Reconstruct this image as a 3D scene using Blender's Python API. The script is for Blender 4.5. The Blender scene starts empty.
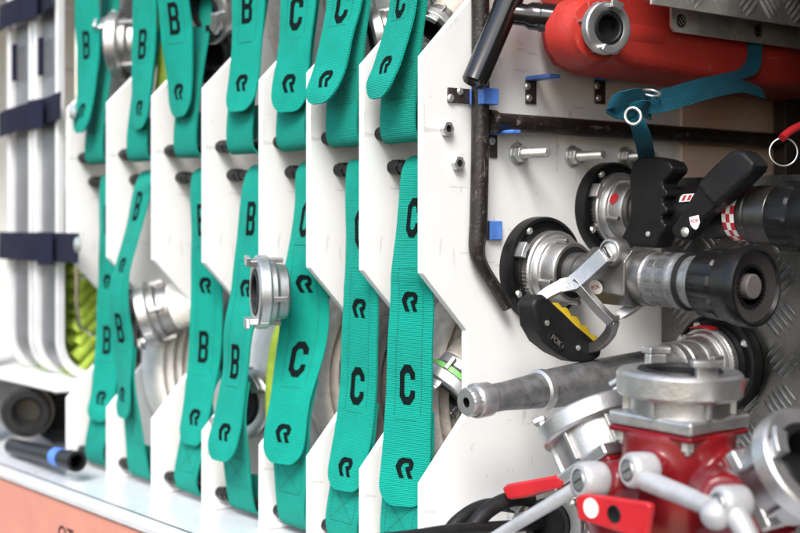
import bpy, bmesh, math, random
from mathutils import Vector, Matrix, noise
random.seed(7)
V = Vector
PI = math.pi
SC = bpy.context.scene
COL = SC.collection
# ------------------------------------------------------------------ camera, light, exposure
FPX = 1333.3
FW = V((-.7787, .6274, 0)); RT = V((.6274, .7787, 0)); UP = V((0, 0, 1))
CAM = V((1.0508, -.8730, 0))
HZ = 219.0
cd = bpy.data.cameras.new("camera"); cam = bpy.data.objects.new("camera", cd); COL.objects.link(cam)
cd.sensor_width = 36; cd.lens = 60; cd.shift_y = -(266.5 - HZ) / 800
cd.clip_start = .05; cd.clip_end = 500
m = Matrix.Identity(4)
for i in range(3):
    m[i][0] = RT[i]; m[i][1] = UP[i]; m[i][2] = -FW[i]; m[i][3] = CAM[i]
cam.matrix_world = m
cd.dof.use_dof = True; cd.dof.focus_distance = 1.375; cd.dof.aperture_fstop = 4.1; cd.dof.aperture_blades = 9
SC.camera = cam
SUN_EL, SUN_AZ = math.radians(46), math.radians(140)      # azimuth clockwise from +Y
w = bpy.data.worlds.new("World"); SC.world = w; w.use_nodes = True
nt = w.node_tree; bg = nt.nodes['Background']
sky = nt.nodes.new('ShaderNodeTexSky'); sky.sky_type = 'NISHITA'; sky.sun_disc = False
sky.sun_elevation = SUN_EL; sky.sun_rotation = SUN_AZ; sky.air_density = 1.2; sky.dust_density = 2.0; sky.ozone_density = .7
nt.links.new(sky.outputs[0], bg.inputs[0]); bg.inputs[1].default_value = .125
sl = bpy.data.lights.new("sun", 'SUN'); sl.energy = 1.5; sl.angle = math.radians(24); sl.color = (1, .98, .945)
so = bpy.data.objects.new("sun", sl); COL.objects.link(so)
sd = V((math.sin(SUN_AZ) * math.cos(SUN_EL), math.cos(SUN_AZ) * math.cos(SUN_EL), math.sin(SUN_EL)))
so.rotation_euler = sd.to_track_quat('Z', 'Y').to_euler()
SC.view_settings.view_transform = 'Standard'; SC.view_settings.look = 'None'
SC.view_settings.exposure = 1.34; SC.view_settings.gamma = 1
SC.render.engine = 'CYCLES'
SC.cycles.max_bounces = 8; SC.cycles.use_denoising = True

# ------------------------------------------------------------------ helpers
def P(px, py, X=None, Y=None, Z=None, d=None):
    r = FW + RT * ((px - 400) / FPX) + UP * ((HZ - py) / FPX)
    if X is not None: t = (X - CAM.x) / r.x
    elif Y is not None: t = (Y - CAM.y) / r.y
    elif Z is not None: t = (Z - CAM.z) / r.z
    else: t = d
    return CAM + r * t

def pix(p):
    q = p - CAM; d = q.dot(FW)
    return 400 + FPX * q.dot(RT) / d, HZ - FPX * q.z / d, d

def frame(c, ax, up=None, roll=0):
    z = V(ax).normalized(); u = V(up) if up else V((0, 0, 1))
    if abs(z.dot(u)) > .98: u = V((0, 1, 0))
    x = u.cross(z).normalized(); y = z.cross(x)
    M = Matrix(((x.x, y.x, z.x, c[0]), (x.y, y.y, z.y, c[1]), (x.z, y.z, z.z, c[2]), (0, 0, 0, 1)))
    return M @ Matrix.Rotation(roll, 4, 'Z')

def lathe(bm, prof, M, seg=40, rfun=None):
    rings = []
    for (r, z) in prof:
        if r < 1e-6:
            rings.append([bm.verts.new(M @ V((0, 0, z)))])
        else:
            ring = []
            for k in range(seg):
                a = 2 * PI * k / seg
                rr = r * (rfun(a, z) if rfun else 1)
                ring.append(bm.verts.new(M @ V((rr * math.cos(a), rr * math.sin(a), z))))
            rings.append(ring)
    for A, B in zip(rings, rings[1:]):
        for k in range(seg):
            k2 = (k + 1) % seg
            if len(A) == 1 and len(B) == 1: continue
            if len(A) == 1: bm.faces.new((A[0], B[k2], B[k]))
            elif len(B) == 1: bm.faces.new((A[k], A[k2], B[0]))
            else: bm.faces.new((A[k], A[k2], B[k2], B[k]))

def prism(bm, poly, z0, z1, M):
    a = [bm.verts.new(M @ V((x, y, z0))) for x, y in poly]
    b = [bm.verts.new(M @ V((x, y, z1))) for x, y in poly]
    n = len(poly)
    bm.faces.new(a[::-1]); bm.faces.new(b)
    for k in range(n):
        bm.faces.new((a[k], a[(k + 1) % n], b[(k + 1) % n], b[k]))

def prism3(bm, pts, ext):
    a = [bm.verts.new(p - ext) for p in pts]; b = [bm.verts.new(p + ext) for p in pts]
    n = len(pts)
    bm.faces.new(a[::-1]); bm.faces.new(b)
    for k in range(n): bm.faces.new((a[k], a[(k + 1) % n], b[(k + 1) % n], b[k]))

def box(bm, lo, hi, M=None):
    M = M or Matrix.Identity(4)
    prism(bm, [(lo[0], lo[1]), (hi[0], lo[1]), (hi[0], hi[1]), (lo[0], hi[1])], lo[2], hi[2], M)

def arc(bm, M, r0, r1, z0, z1, a0, a1, n=8):
    poly = [(r1 * math.cos(a0 + (a1 - a0) * k / n), r1 * math.sin(a0 + (a1 - a0) * k / n)) for k in range(n + 1)]
    poly += [(r0 * math.cos(a1 + (a0 - a1) * k / n), r0 * math.sin(a1 + (a0 - a1) * k / n)) for k in range(n + 1)]
    prism(bm, poly, z0, z1, M)

def smooth_path(pts, n=8):
    out = []
    pts = [V(p) for p in pts]
    for i in range(len(pts) - 1):
        p0 = pts[max(i - 1, 0)]; p1 = pts[i]; p2 = pts[i + 1]; p3 = pts[min(i + 2, len(pts) - 1)]
        for k in range(n):
            t = k / n
            out.append(.5 * (2 * p1 + (p2 - p0) * t + (2 * p0 - 5 * p1 + 4 * p2 - p3) * t * t + (3 * p1 - p0 - 3 * p2 + p3) * t ** 3))
    out.append(pts[-1]); return out

def tube(bm, pts, r, seg=16, caps=True):
    pts = [V(p) for p in pts]; n = len(pts)
    rs = r if isinstance(r, (list, tuple)) else [r] * n
    t0 = (pts[1] - pts[0]).normalized()
    x = t0.orthogonal().normalized(); rings = []
    for i, p in enumerate(pts):
        t = (pts[min(i + 1, n - 1)] - pts[max(i - 1, 0)]).normalized()
        x = (x - t * x.dot(t)).normalized(); y = t.cross(x)
        rings.append([bm.verts.new(p + (x * math.cos(2 * PI * k / seg) + y * math.sin(2 * PI * k / seg)) * rs[i]) for k in range(seg)])
    for A, B in zip(rings, rings[1:]):
        for k in range(seg):
            bm.faces.new((A[k], A[(k + 1) % seg], B[(k + 1) % seg], B[k]))
    if caps:
        bm.faces.new(rings[0][::-1]); bm.faces.new(rings[-1])

def wpos(o):
    p = V((0, 0, 0))
    while o is not None:
        p += o.location; o = o.parent
    return p

def obj(name, bm, mt, parent=None, ang=35, bevel=0, at=None, bseg=2):
    """link ONE mesh object; vertices are given in world space"""
    bmesh.ops.recalc_face_normals(bm, faces=bm.faces[:])
    org = V((0, 0, 0))
    if parent is None and at is not None: org = V(at)
    base = org if parent is None else wpos(parent)
    for v in bm.verts: v.co -= base
    for f in bm.faces: f.smooth = True
    lim = math.radians(ang)
    for e in bm.edges:
        if len(e.link_faces) == 2 and e.calc_face_angle(0) > lim: e.smooth = False
    me = bpy.data.meshes.new(name); bm.to_mesh(me); bm.free()
    me.materials.append(mt)
    o = bpy.data.objects.new(name, me); COL.objects.link(o)
    if parent is not None: o.parent = parent
    else: o.location = org
    if bevel:
        b = o.modifiers.new('bevel', 'BEVEL'); b.width = bevel; b.segments = bseg; b.limit_method = 'ANGLE'; b.angle_limit = math.radians(40)
        b.harden_normals = True
    return o

def tag(o, label, cat, group=None):
    o['label'] = label; o['category'] = cat
    if group: o['group'] = group
    return o

def thing(name, label, cat, loc, group=None):
    o = bpy.data.objects.new(name, None); COL.objects.link(o); o.location = loc; o.empty_display_size = .02
    return tag(o, label, cat, group)

def struct(o):
    o['kind'] = 'structure'; return o

# ------------------------------------------------------------------ materials
def mat(name, col, rough=.5, metal=0, var=.12, vs=30, bump=0, bs=300, coat=0, spec=.5, dirt=None, rv=.1, scratch=0):
    mt = bpy.data.materials.new(name); mt.use_nodes = True
    n = mt.node_tree.nodes; L = mt.node_tree.links; b = n['Principled BSDF']
    tc = n.new('ShaderNodeTexCoord')
    b.inputs['Roughness'].default_value = rough; b.inputs['Metallic'].default_value = metal
    b.inputs['Coat Weight'].default_value = coat; b.inputs['Coat Roughness'].default_value = .12
    b.inputs['Specular IOR Level'].default_value = spec
    nz = n.new('ShaderNodeTexNoise'); nz.inputs['Scale'].default_value = vs; nz.inputs['Detail'].default_value = 6; nz.inputs['Roughness'].default_value = .65
    L.new(tc.outputs['Object'], nz.inputs['Vector'])
    mx = n.new('ShaderNodeMix'); mx.data_type = 'RGBA'
    mx.inputs[6].default_value = tuple(c * (1 - var) for c in col) + (1,)
    mx.inputs[7].default_value = tuple(min(1, c * (1 + var)) for c in col) + (1,)
    rmp = n.new('ShaderNodeMapRange'); rmp.inputs[1].default_value = .3; rmp.inputs[2].default_value = .7
    L.new(nz.outputs[0], rmp.inputs[0]); L.new(rmp.outputs[0], mx.inputs[0])
    out = mx.outputs[2]
    if dirt:
        amt, dcol, dsc = dirt
        n2 = n.new('ShaderNodeTexNoise'); n2.inputs['Scale'].default_value = dsc; n2.inputs['Detail'].default_value = 9; n2.inputs['Roughness'].default_value = .72
        L.new(tc.outputs['Object'], n2.inputs['Vector'])
        r2 = n.new('ShaderNodeMapRange'); r2.inputs[1].default_value = .56; r2.inputs[2].default_value = .78; r2.inputs[4].default_value = amt
        L.new(n2.outputs[0], r2.inputs[0])
        m2 = n.new('ShaderNodeMix'); m2.data_type = 'RGBA'; m2.inputs[7].default_value = dcol + (1,)
        L.new(r2.outputs[0], m2.inputs[0]); L.new(out, m2.inputs[6]); out = m2.outputs[2]
    if scratch:
        for sc3, lo_ in (((260, 30, 5), .70), ((260, 6, 34), .715), ((30, 30, 30), .74)):
            mp = n.new('ShaderNodeMapping'); mp.inputs['Scale'].default_value = sc3; mp.inputs['Rotation'].default_value = (.4 + lo_, 0, 0); L.new(tc.outputs['Object'], mp.inputs[0])
            n3 = n.new('ShaderNodeTexNoise'); n3.inputs['Scale'].default_value = 3.0; n3.inputs['Detail'].default_value = 3; L.new(mp.outputs[0], n3.inputs['Vector'])
            r3 = n.new('ShaderNodeMapRange'); r3.inputs[1].default_value = lo_ - .03; r3.inputs[2].default_value = lo_; r3.inputs[4].default_value = scratch; L.new(n3.outputs[0], r3.inputs[0])
            m3 = n.new('ShaderNodeMix'); m3.data_type = 'RGBA'; m3.inputs[7].default_value = (.35, .31, .27, 1); L.new(r3.outputs[0], m3.inputs[0]); L.new(out, m3.inputs[6]); out = m3.outputs[2]
    L.new(out, b.inputs['Base Color'])
    rr = n.new('ShaderNodeMapRange'); rr.inputs[3].default_value = max(.02, rough - rv); rr.inputs[4].default_value = min(1, rough + rv)
    L.new(nz.outputs[0], rr.inputs[0]); L.new(rr.outputs[0], b.inputs['Roughness'])
    if bump:
        nb = n.new('ShaderNodeTexNoise'); nb.inputs['Scale'].default_value = bs; nb.inputs['Detail'].default_value = 4
        L.new(tc.outputs['Object'], nb.inputs['Vector'])
        bp = n.new('ShaderNodeBump'); bp.inputs['Strength'].default_value = bump; bp.inputs['Distance'].default_value = .001
        L.new(nb.outputs[0], bp.inputs['Height']); L.new(bp.outputs[0], b.inputs['Normal'])
    return mt

def webbing(name, col, pitch=.0019, vpitch=.0016, strength=.9, dark=.62, rough=.75, fuzz=True):
    mt = bpy.data.materials.new(name); mt.use_nodes = True
    n = mt.node_tree.nodes; L = mt.node_tree.links; b = n['Principled BSDF']
    b.inputs['Roughness'].default_value = rough; b.inputs['Sheen Weight'].default_value = .03 if fuzz else 0
    b.inputs['Specular IOR Level'].default_value = .14 if fuzz else .06
    uv = n.new('ShaderNodeTexCoord'); sp = n.new('ShaderNodeSeparateXYZ'); L.new(uv.outputs['UV'], sp.inputs[0])
    def sine(sock, p):
        a = n.new('ShaderNodeMath'); a.operation = 'MULTIPLY'; a.inputs[1].default_value = 2 * PI / p; L.new(sock, a.inputs[0])
        s = n.new('ShaderNodeMath'); s.operation = 'SINE'; L.new(a.outputs[0], s.inputs[0])
        r = n.new('ShaderNodeMapRange'); r.inputs[1].default_value = -1; r.inputs[2].default_value = 1; L.new(s.outputs[0], r.inputs[0])
        return r.outputs[0]
    nz = n.new('ShaderNodeTexNoise'); nz.inputs['Scale'].default_value = 900; L.new(uv.outputs['UV'], nz.inputs['Vector'])
    hv = sine(sp.outputs['Y'], pitch); hu = sine(sp.outputs['X'], vpitch)
    a = n.new('ShaderNodeMath'); a.operation = 'MULTIPLY_ADD'; a.inputs[1].default_value = .45; L.new(hu, a.inputs[0]); L.new(hv, a.inputs[2])
    a2 = n.new('ShaderNodeMath'); a2.operation = 'MULTIPLY_ADD'; a2.inputs[1].default_value = .7; L.new(nz.outputs[0], a2.inputs[0]); L.new(a.outputs[0], a2.inputs[2])
    bp = n.new('ShaderNodeBump'); bp.inputs['Strength'].default_value = strength; bp.inputs['Distance'].default_value = .0006
    L.new(a2.outputs[0], bp.inputs['Height']); L.new(bp.outputs[0], b.inputs['Normal'])
    n2 = n.new('ShaderNodeTexNoise'); n2.inputs['Scale'].default_value = 45; n2.inputs['Detail'].default_value = 5; L.new(uv.outputs['UV'], n2.inputs['Vector'])
    mx = n.new('ShaderNodeMix'); mx.data_type = 'RGBA'
    mx.inputs[6].default_value = tuple(c * dark for c in col) + (1,); mx.inputs[7].default_value = col + (1,)  # rib valleys darkened: weave shading put into the colour
    ml = n.new('ShaderNodeMath'); ml.operation = 'MULTIPLY_ADD'; ml.inputs[1].default_value = .55; L.new(hv, ml.inputs[0]); L.new(n2.outputs[0], ml.inputs[2])
    L.new(ml.outputs[0], mx.inputs[0])
    gt = n.new('ShaderNodeTexNoise'); gt.inputs['Scale'].default_value = 11; gt.inputs['Detail'].default_value = 9; gt.inputs['Roughness'].default_value = .7; L.new(uv.outputs['Object'], gt.inputs['Vector'])
    gr = n.new('ShaderNodeMapRange'); gr.inputs[1].default_value = .5; gr.inputs[2].default_value = .75; gr.inputs[4].default_value = .38 if fuzz else .25; L.new(gt.outputs[0], gr.inputs[0])
    gm = n.new('ShaderNodeMix'); gm.data_type = 'RGBA'; gm.inputs[7].default_value = tuple(.45 * c + (.014 if max(col) > .2 else .006) for c in col) + (1,); L.new(gr.outputs[0], gm.inputs[0]); L.new(mx.outputs[2], gm.inputs[6])
    L.new(gm.outputs[2], b.inputs['Base Color'])
    return mt

WHITE = mat('white_board', (.81, .81, .80), .42, var=.03, vs=9, bump=.05, bs=90, dirt=(.14, (.46, .41, .35), 14), scratch=.30)
FLOORM = mat('pale_floor', (.60, .615, .635), .3, var=.05, vs=12, dirt=(.2, (.45, .45, .45), 14))
BACKM = mat('beige_back', (.50, .44, .38), .6, var=.1, vs=6, dirt=(.3, (.3, .25, .2), 8))
PINKM = mat('dull_pink_board', (.84, .63, .53), .55, var=.08, vs=8, dirt=(.3, (.3, .22, .18), 9))
GREEN = webbing('green_webbing', (.0035, .335, .255))
GREEN_B = webbing('green_webbing_base', (.0035, .305, .232))
INK = webbing('black_ink', (.005, .010, .010), dark=.8, strength=.4, fuzz=False)
STITCH = mat('stitch_thread', (.004, .11, .085), .8)
NAVY = webbing('navy_webbing', (.008, .009, .030), pitch=.003)
TEAL = webbing('teal_webbing', (.009, .10, .155), pitch=.0024, strength=.9)
ALU = mat('cast_aluminium', (.43, .425, .42), .46, 1, var=.12, vs=40, bump=.25, bs=500, dirt=(.35, (.35, .33, .31), 30))
ALUW = mat('matt_aluminium', (.56, .56, .56), .40, .9, var=.08, vs=40, bump=.2, bs=600, dirt=(.25, (.45, .43, .41), 40))
LEVM = mat('lever_paint', (.43, .43, .44), .45, .25, var=.15, vs=50, bump=.3, bs=400, dirt=(.5, (.33, .32, .31), 45))
MANI = mat('machined_aluminium', (.52, .515, .51), .38, .85, var=.18, vs=40, bump=.3, bs=350, dirt=(.6, (.25, .24, .23), 30))
POL = mat('polished_metal', (.80, .79, .78), .2, 1, var=.08, vs=60)
SHEET = mat('aluminium_sheet', (.27, .275, .29), .45, .7, var=.12, vs=25)
RAIL = mat('bright_rail', (.82, .82, .83), .45, .4, var=.05)
GUN = mat('grey_anodised', (.21, .205, .20), .38, .85, var=.15, vs=50, bump=.1, bs=500, dirt=(.35, (.4, .38, .35), 40))
DGUN = mat('dark_anodised', (.085, .082, .08), .36, .8, var=.2, vs=50, dirt=(.3, (.25, .24, .22), 60))
NOZM = mat('worn_nozzle_metal', (.30, .30, .30), .48, .85, var=.35, vs=55, bump=.6, bs=200, dirt=(.9, (.07, .07, .07), 80), scratch=.5)
BLK = mat('black_plastic', (.0065, .0065, .007), .38, spec=.28, var=.25, vs=50, bump=.12, bs=500, dirt=(.10, (.10, .095, .09), 60))
GLOSS = mat('gloss_black', (.010, .009, .009), .16, var=.2, vs=20, coat=.4, dirt=(.25, (.06, .055, .05), 25))
HEADM = mat('head_black', (.007, .007, .007), .30, spec=.4, var=.3, vs=30, bump=.06, bs=300, dirt=(.15, (.05, .05, .05), 50))
RUB = mat('black_rubber', (.010, .010, .0105), .5, spec=.3, var=.3, vs=60, bump=.3, bs=400, dirt=(.2, (.07, .07, .07), 50))
BROWN = mat('worn_brown_pipe', (.020, .016, .0145), .38, .2, var=.4, vs=60, bump=.5, bs=260, dirt=(.8, (.20, .165, .14), 95), scratch=.45)
REDP = mat('red_plastic', (.44, .030, .020), .5, var=.15, vs=14, bump=.2, bs=220, dirt=(.5, (.24, .03, .025), 18), scratch=.35)
REDC = mat('red_paint', (.15, .004, .007), .34, spec=.35, var=.2, vs=25, coat=.25, bump=.12, bs=160, dirt=(.4, (.15, .012, .012), 30))
REDL = mat('red_lever', (.46, .014, .02), .4, var=.1, vs=30, dirt=(.4, (.3, .10, .09), 50))
FASCIA = mat('salmon_fascia', (.62, .27, .205), .5, var=.08, vs=10, dirt=(.2, (.8, .4, .3), 12))
BLUE = mat('blue_plastic', (.085, .22, .66), .45, var=.2, vs=60, dirt=(.4, (.25, .40, .75), 70))
YEL = mat('yellow_plastic', (.72, .50, .03), .45, var=.12, vs=50, dirt=(.4, (.35, .25, .05), 70))
STEEL = mat('zinc_steel', (.66, .66, .64), .38, .8, var=.2, vs=80, bump=.1, bs=600)
DSTEEL = mat('dark_bracket', (.07, .055, .05), .45, .5, var=.3, vs=60, dirt=(.4, (.2, .17, .14), 70))
TREADW = mat('tread_plate_shaded', (.19, .187, .18), .27, 1, var=.25, vs=30, dirt=(.6, (.10, .09, .085), 22))  # darker copy of the tread plate: the wall's shade put into the colour
TREAD = mat('tread_plate_lit', (.62, .60, .57), .38, .7, var=.25, vs=30, dirt=(.6, (.14, .13, .12), 22))  # lighter copy: the light on the shelf put into the colour
H_GREY = mat('grey_hose', (.58, .52, .47), .8, var=.25, vs=60, spec=.12, bump=1.0, bs=420, dirt=(.5, (.16, .14, .13), 30))
H_DARK = mat('dark_hose', (.25, .225, .215), .8, var=.25, vs=60, spec=.12, bump=1.0, bs=420, dirt=(.5, (.07, .06, .06), 30))
H_WHITE = mat('white_hose', (.88, .85, .80), .75, var=.1, vs=40, spec=.12, bump=1.0, bs=420, dirt=(.3, (.4, .37, .35), 30))
H_LIME = mat('lime_hose', (.36, .50, .05), .7, var=.2, vs=60, bump=.5, bs=900, dirt=(.4, (.22, .32, .03), 30))
STWHITE = mat('sticker_white', (.78, .76, .74), .4, var=.04)
STRED = mat('sticker_red', (.45, .02, .035), .4, var=.06)
STGREEN = mat('green_band', (.16, .50, .10), .5, var=.25, vs=60, dirt=(.6, (.6, .7, .55), 90))

# ------------------------------------------------------------------ the compartment
FL = -.372                       # floor height below the camera
CEIL = .50
bm = bmesh.new(); box(bm, (-1.9, -.088, FL - .02), (.75, .66, FL)); struct(obj('floor', bm, FLOORM, bevel=.002))
bm = bmesh.new(); box(bm, (-1.9, .662, FL - .02), (.75, .69, CEIL)); struct(obj('back_wall', bm, BACKM))
bm = bmesh.new(); box(bm, (-1.9, -.03, CEIL), (.75, .69, CEIL + .02)); struct(obj('ceiling', bm, BACKM))
bm = bmesh.new(); box(bm, (-1.93, -.1, FL - .02), (-1.902, .69, CEIL)); struct(obj('side_wall', bm, WHITE))
bm = bmesh.new(); box(bm, (.752, -.1, FL - .02), (.78, .69, CEIL)); struct(obj('side_wall', bm, DSTEEL))  # unseen right wall, added dark to keep side light off the boards
# sill profile with a groove
sill = thing('sill_profile', 'pale aluminium sill strip with a dark groove along the compartment floor edge', 'sill', (-.5, -.1, FL))
bm = bmesh.new(); box(bm, (-1.9, -.112, FL - .004), (.75, -.0885, FL + .007)); obj('edge_strip', bm, RAIL, sill, bevel=.003)
bm = bmesh.new(); box(bm, (-1.9, -.0885, FL + .0005), (.75, -.079, FL + .0035)); obj('groove_seal', bm, DGUN, sill, bevel=.001)
fas = thing('fascia_panel', 'salmon red side panel with dark lettering below the compartment floor', 'panel', (-.5, -.11, FL - .2))
bm = bmesh.new(); box(bm, (-1.9, -.108, FL - .40), (.75, -.095, FL - .0045)); obj('panel', bm, FASCIA, fas, bevel=.002)

def text(body, size, M, mt, parent, name='lettering', ext=.0003):
    c = bpy.data.curves.new(name, 'FONT'); c.body = body; c.size = size; c.align_x = 'CENTER'; c.align_y = 'CENTER'; c.extrude = ext
    c.materials.append(mt)
    t_ = bpy.data.objects.new(name, c); COL.objects.link(t_); bpy.context.view_layer.update()
    me = bpy.data.meshes.new_from_object(t_.evaluated_get(bpy.context.evaluated_depsgraph_get()))
    bpy.data.objects.remove(t_); bpy.data.curves.remove(c)
    me.transform(Matrix.Translation(-wpos(parent)) @ M); me.name = name
    o = bpy.data.objects.new(name, me); COL.objects.link(o); o.parent = parent
    return o
INKP = mat('dark_lettering', (.04, .03, .03), .5)
q = P(66, 537, Y=-.108)
text('OT', .034, Matrix(((1, 0, 0, q.x), (0, 0, -1, q.y - .0006), (0, 1, 0, q.z), (0, 0, 0, 1))), INKP, fas)

# ------------------------------------------------------------------ white divider panels
PROF = [(0, FL), (0, -.271), (.060, -.206), (.060, -.117), (0, -.0555), (0, .167), (.066, .233), (.066, .36), (0, .42), (0, CEIL - .002), (.655, CEIL - .002), (.655, FL)]
XF = [0, -.1, -.2, -.3, -.434, -.568, -.702, -.836]
MYZ = Matrix(((0, 0, 1, 0), (1, 0, 0, 0), (0, 1, 0, 0), (0, 0, 0, 1)))
RODL = .039
RODY, RZ = .022, (.0927, .0567, -.351)
def hexnut(bm, M, r, l, hole=0):
    prism(bm, [(r * math.cos(PI / 3 * k), r * math.sin(PI / 3 * k)) for k in range(6)], 0, l, M)
DLAB = ['nearest white divider board, holding the pipe and the nozzle discs',
        'white divider board between the two rightmost green C strap bays',
        'white divider board, third from the right of the rack',
        'white divider board behind the silver coupling that sticks out of the rack',
        'white divider board, fifth from the right, left of the sticking out coupling',
        'white divider board, sixth from the right, beside the white rolled hose',
        'white divider board, second from the left, left of the twisted green strap',
        'leftmost white divider board, beside the aluminium hose baskets']
DG = 'white divider boards of the hose rack'
def build_divider(length):
    root = thing('divider_board', '', 'divider', (0, 0, FL), DG)
    bm = bmesh.new(); prism(bm, PROF, -.0045, .0045, MYZ); obj('board', bm, WHITE, root, bevel=.0012)
    bm = bmesh.new(); box(bm, (.0045, .002, FL), (.012, .5, FL + .006)); obj('foot_weld', bm, WHITE, root, bevel=.002)
    for z in RZ:
        M = frame((0, RODL if z == RZ[1] else RODY, z), (1, 0, 0))
        bm = bmesh.new()
        lathe(bm, [(0, .0046), (.0072, .0046), (.0072, .031), (.006, .0315), (.006, length - .004), (0, length - .004)], M, 20)
        b = obj('spacer_bolt', bm, BLK, root)
        bm = bmesh.new(); hexnut(bm, M @ Matrix.Translation((0, 0, .0095)), .0092, .0125)
        obj('nut', bm, BLK, b, bevel=.0012)
    return root
def dup(root, loc, label):
    r = root.copy(); COL.objects.link(r); r.location = loc; r['label'] = label
    for ch in list(root.children):
        c = ch.copy(); COL.objects.link(c); c.parent = r
        for g in list(ch.children):
            d = g.copy(); COL.objects.link(d); d.parent = c
    return r
# near divider (no bay on its right)
near = thing('divider_board', DLAB[0], 'divider', (0, 0, FL), DG)
bm = bmesh.new(); prism(bm, PROF, -.0045, .0045, MYZ); obj('board', bm, WHITE, near, bevel=.0012)
protoC = build_divider(.096)
protoC.location.x = XF[1]; protoC['label'] = DLAB[1]
for k in (2, 3): dup(protoC, (XF[k], 0, FL), DLAB[k])
protoB = build_divider(.13)
protoB.location.x = XF[4]; protoB['label'] = DLAB[4]
for k in (5, 6, 7): dup(protoB, (XF[k], 0, FL), DLAB[k])

# studs and nuts on the near divider
def stud(px, py):
    p = P(px, py, X=.0046); M = frame(p, (1, 0, 0))
    bm = bmesh.new(); n = 90; prof = [(0, 0)]
    for i in range(n): prof.append((.0048 if i % 2 else .0053, .0005 + .046 * i / n))
    prof += [(.0042, .0478), (0, .0478)]
    lathe(bm, prof, M, 16); s = obj('stud', bm, STEEL, near, ang=60)
    bm = bmesh.new(); lathe(bm, [(0, 0), (.0125, 0), (.0125, .002), (0, .002)], M, 28); obj('washer', bm, STEEL, s, bevel=.0004)
    bm = bmesh.new(); hexnut(bm, M @ Matrix.Translation((0, 0, .0022)) @ Matrix.Rotation(.3, 4, 'Z'), .0095, .009); obj('nut', bm, STEEL, s, bevel=.0012)
for q in ((517, 154), (572, 156.5), (624, 157.5)): stud(*q)
for q in ((445, 129), (456, 163.5)):
    p = P(q[0], q[1], X=.0046); M = frame(p, (1, 0, 0))
    bm = bmesh.new(); lathe(bm, [(.0042, .0065), (.0075, .0065), (.0082, .0055), (.0082, 0), (.0042, 0)], M, 6); s = obj('lock_nut', bm, STEEL, near, bevel=.0008)
    bm = bmesh.new(); lathe(bm, [(0, .004), (.0041, .004), (.0041, .0005), (0, .0005)], M, 16); obj('bolt_end', bm, DGUN, s)

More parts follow.
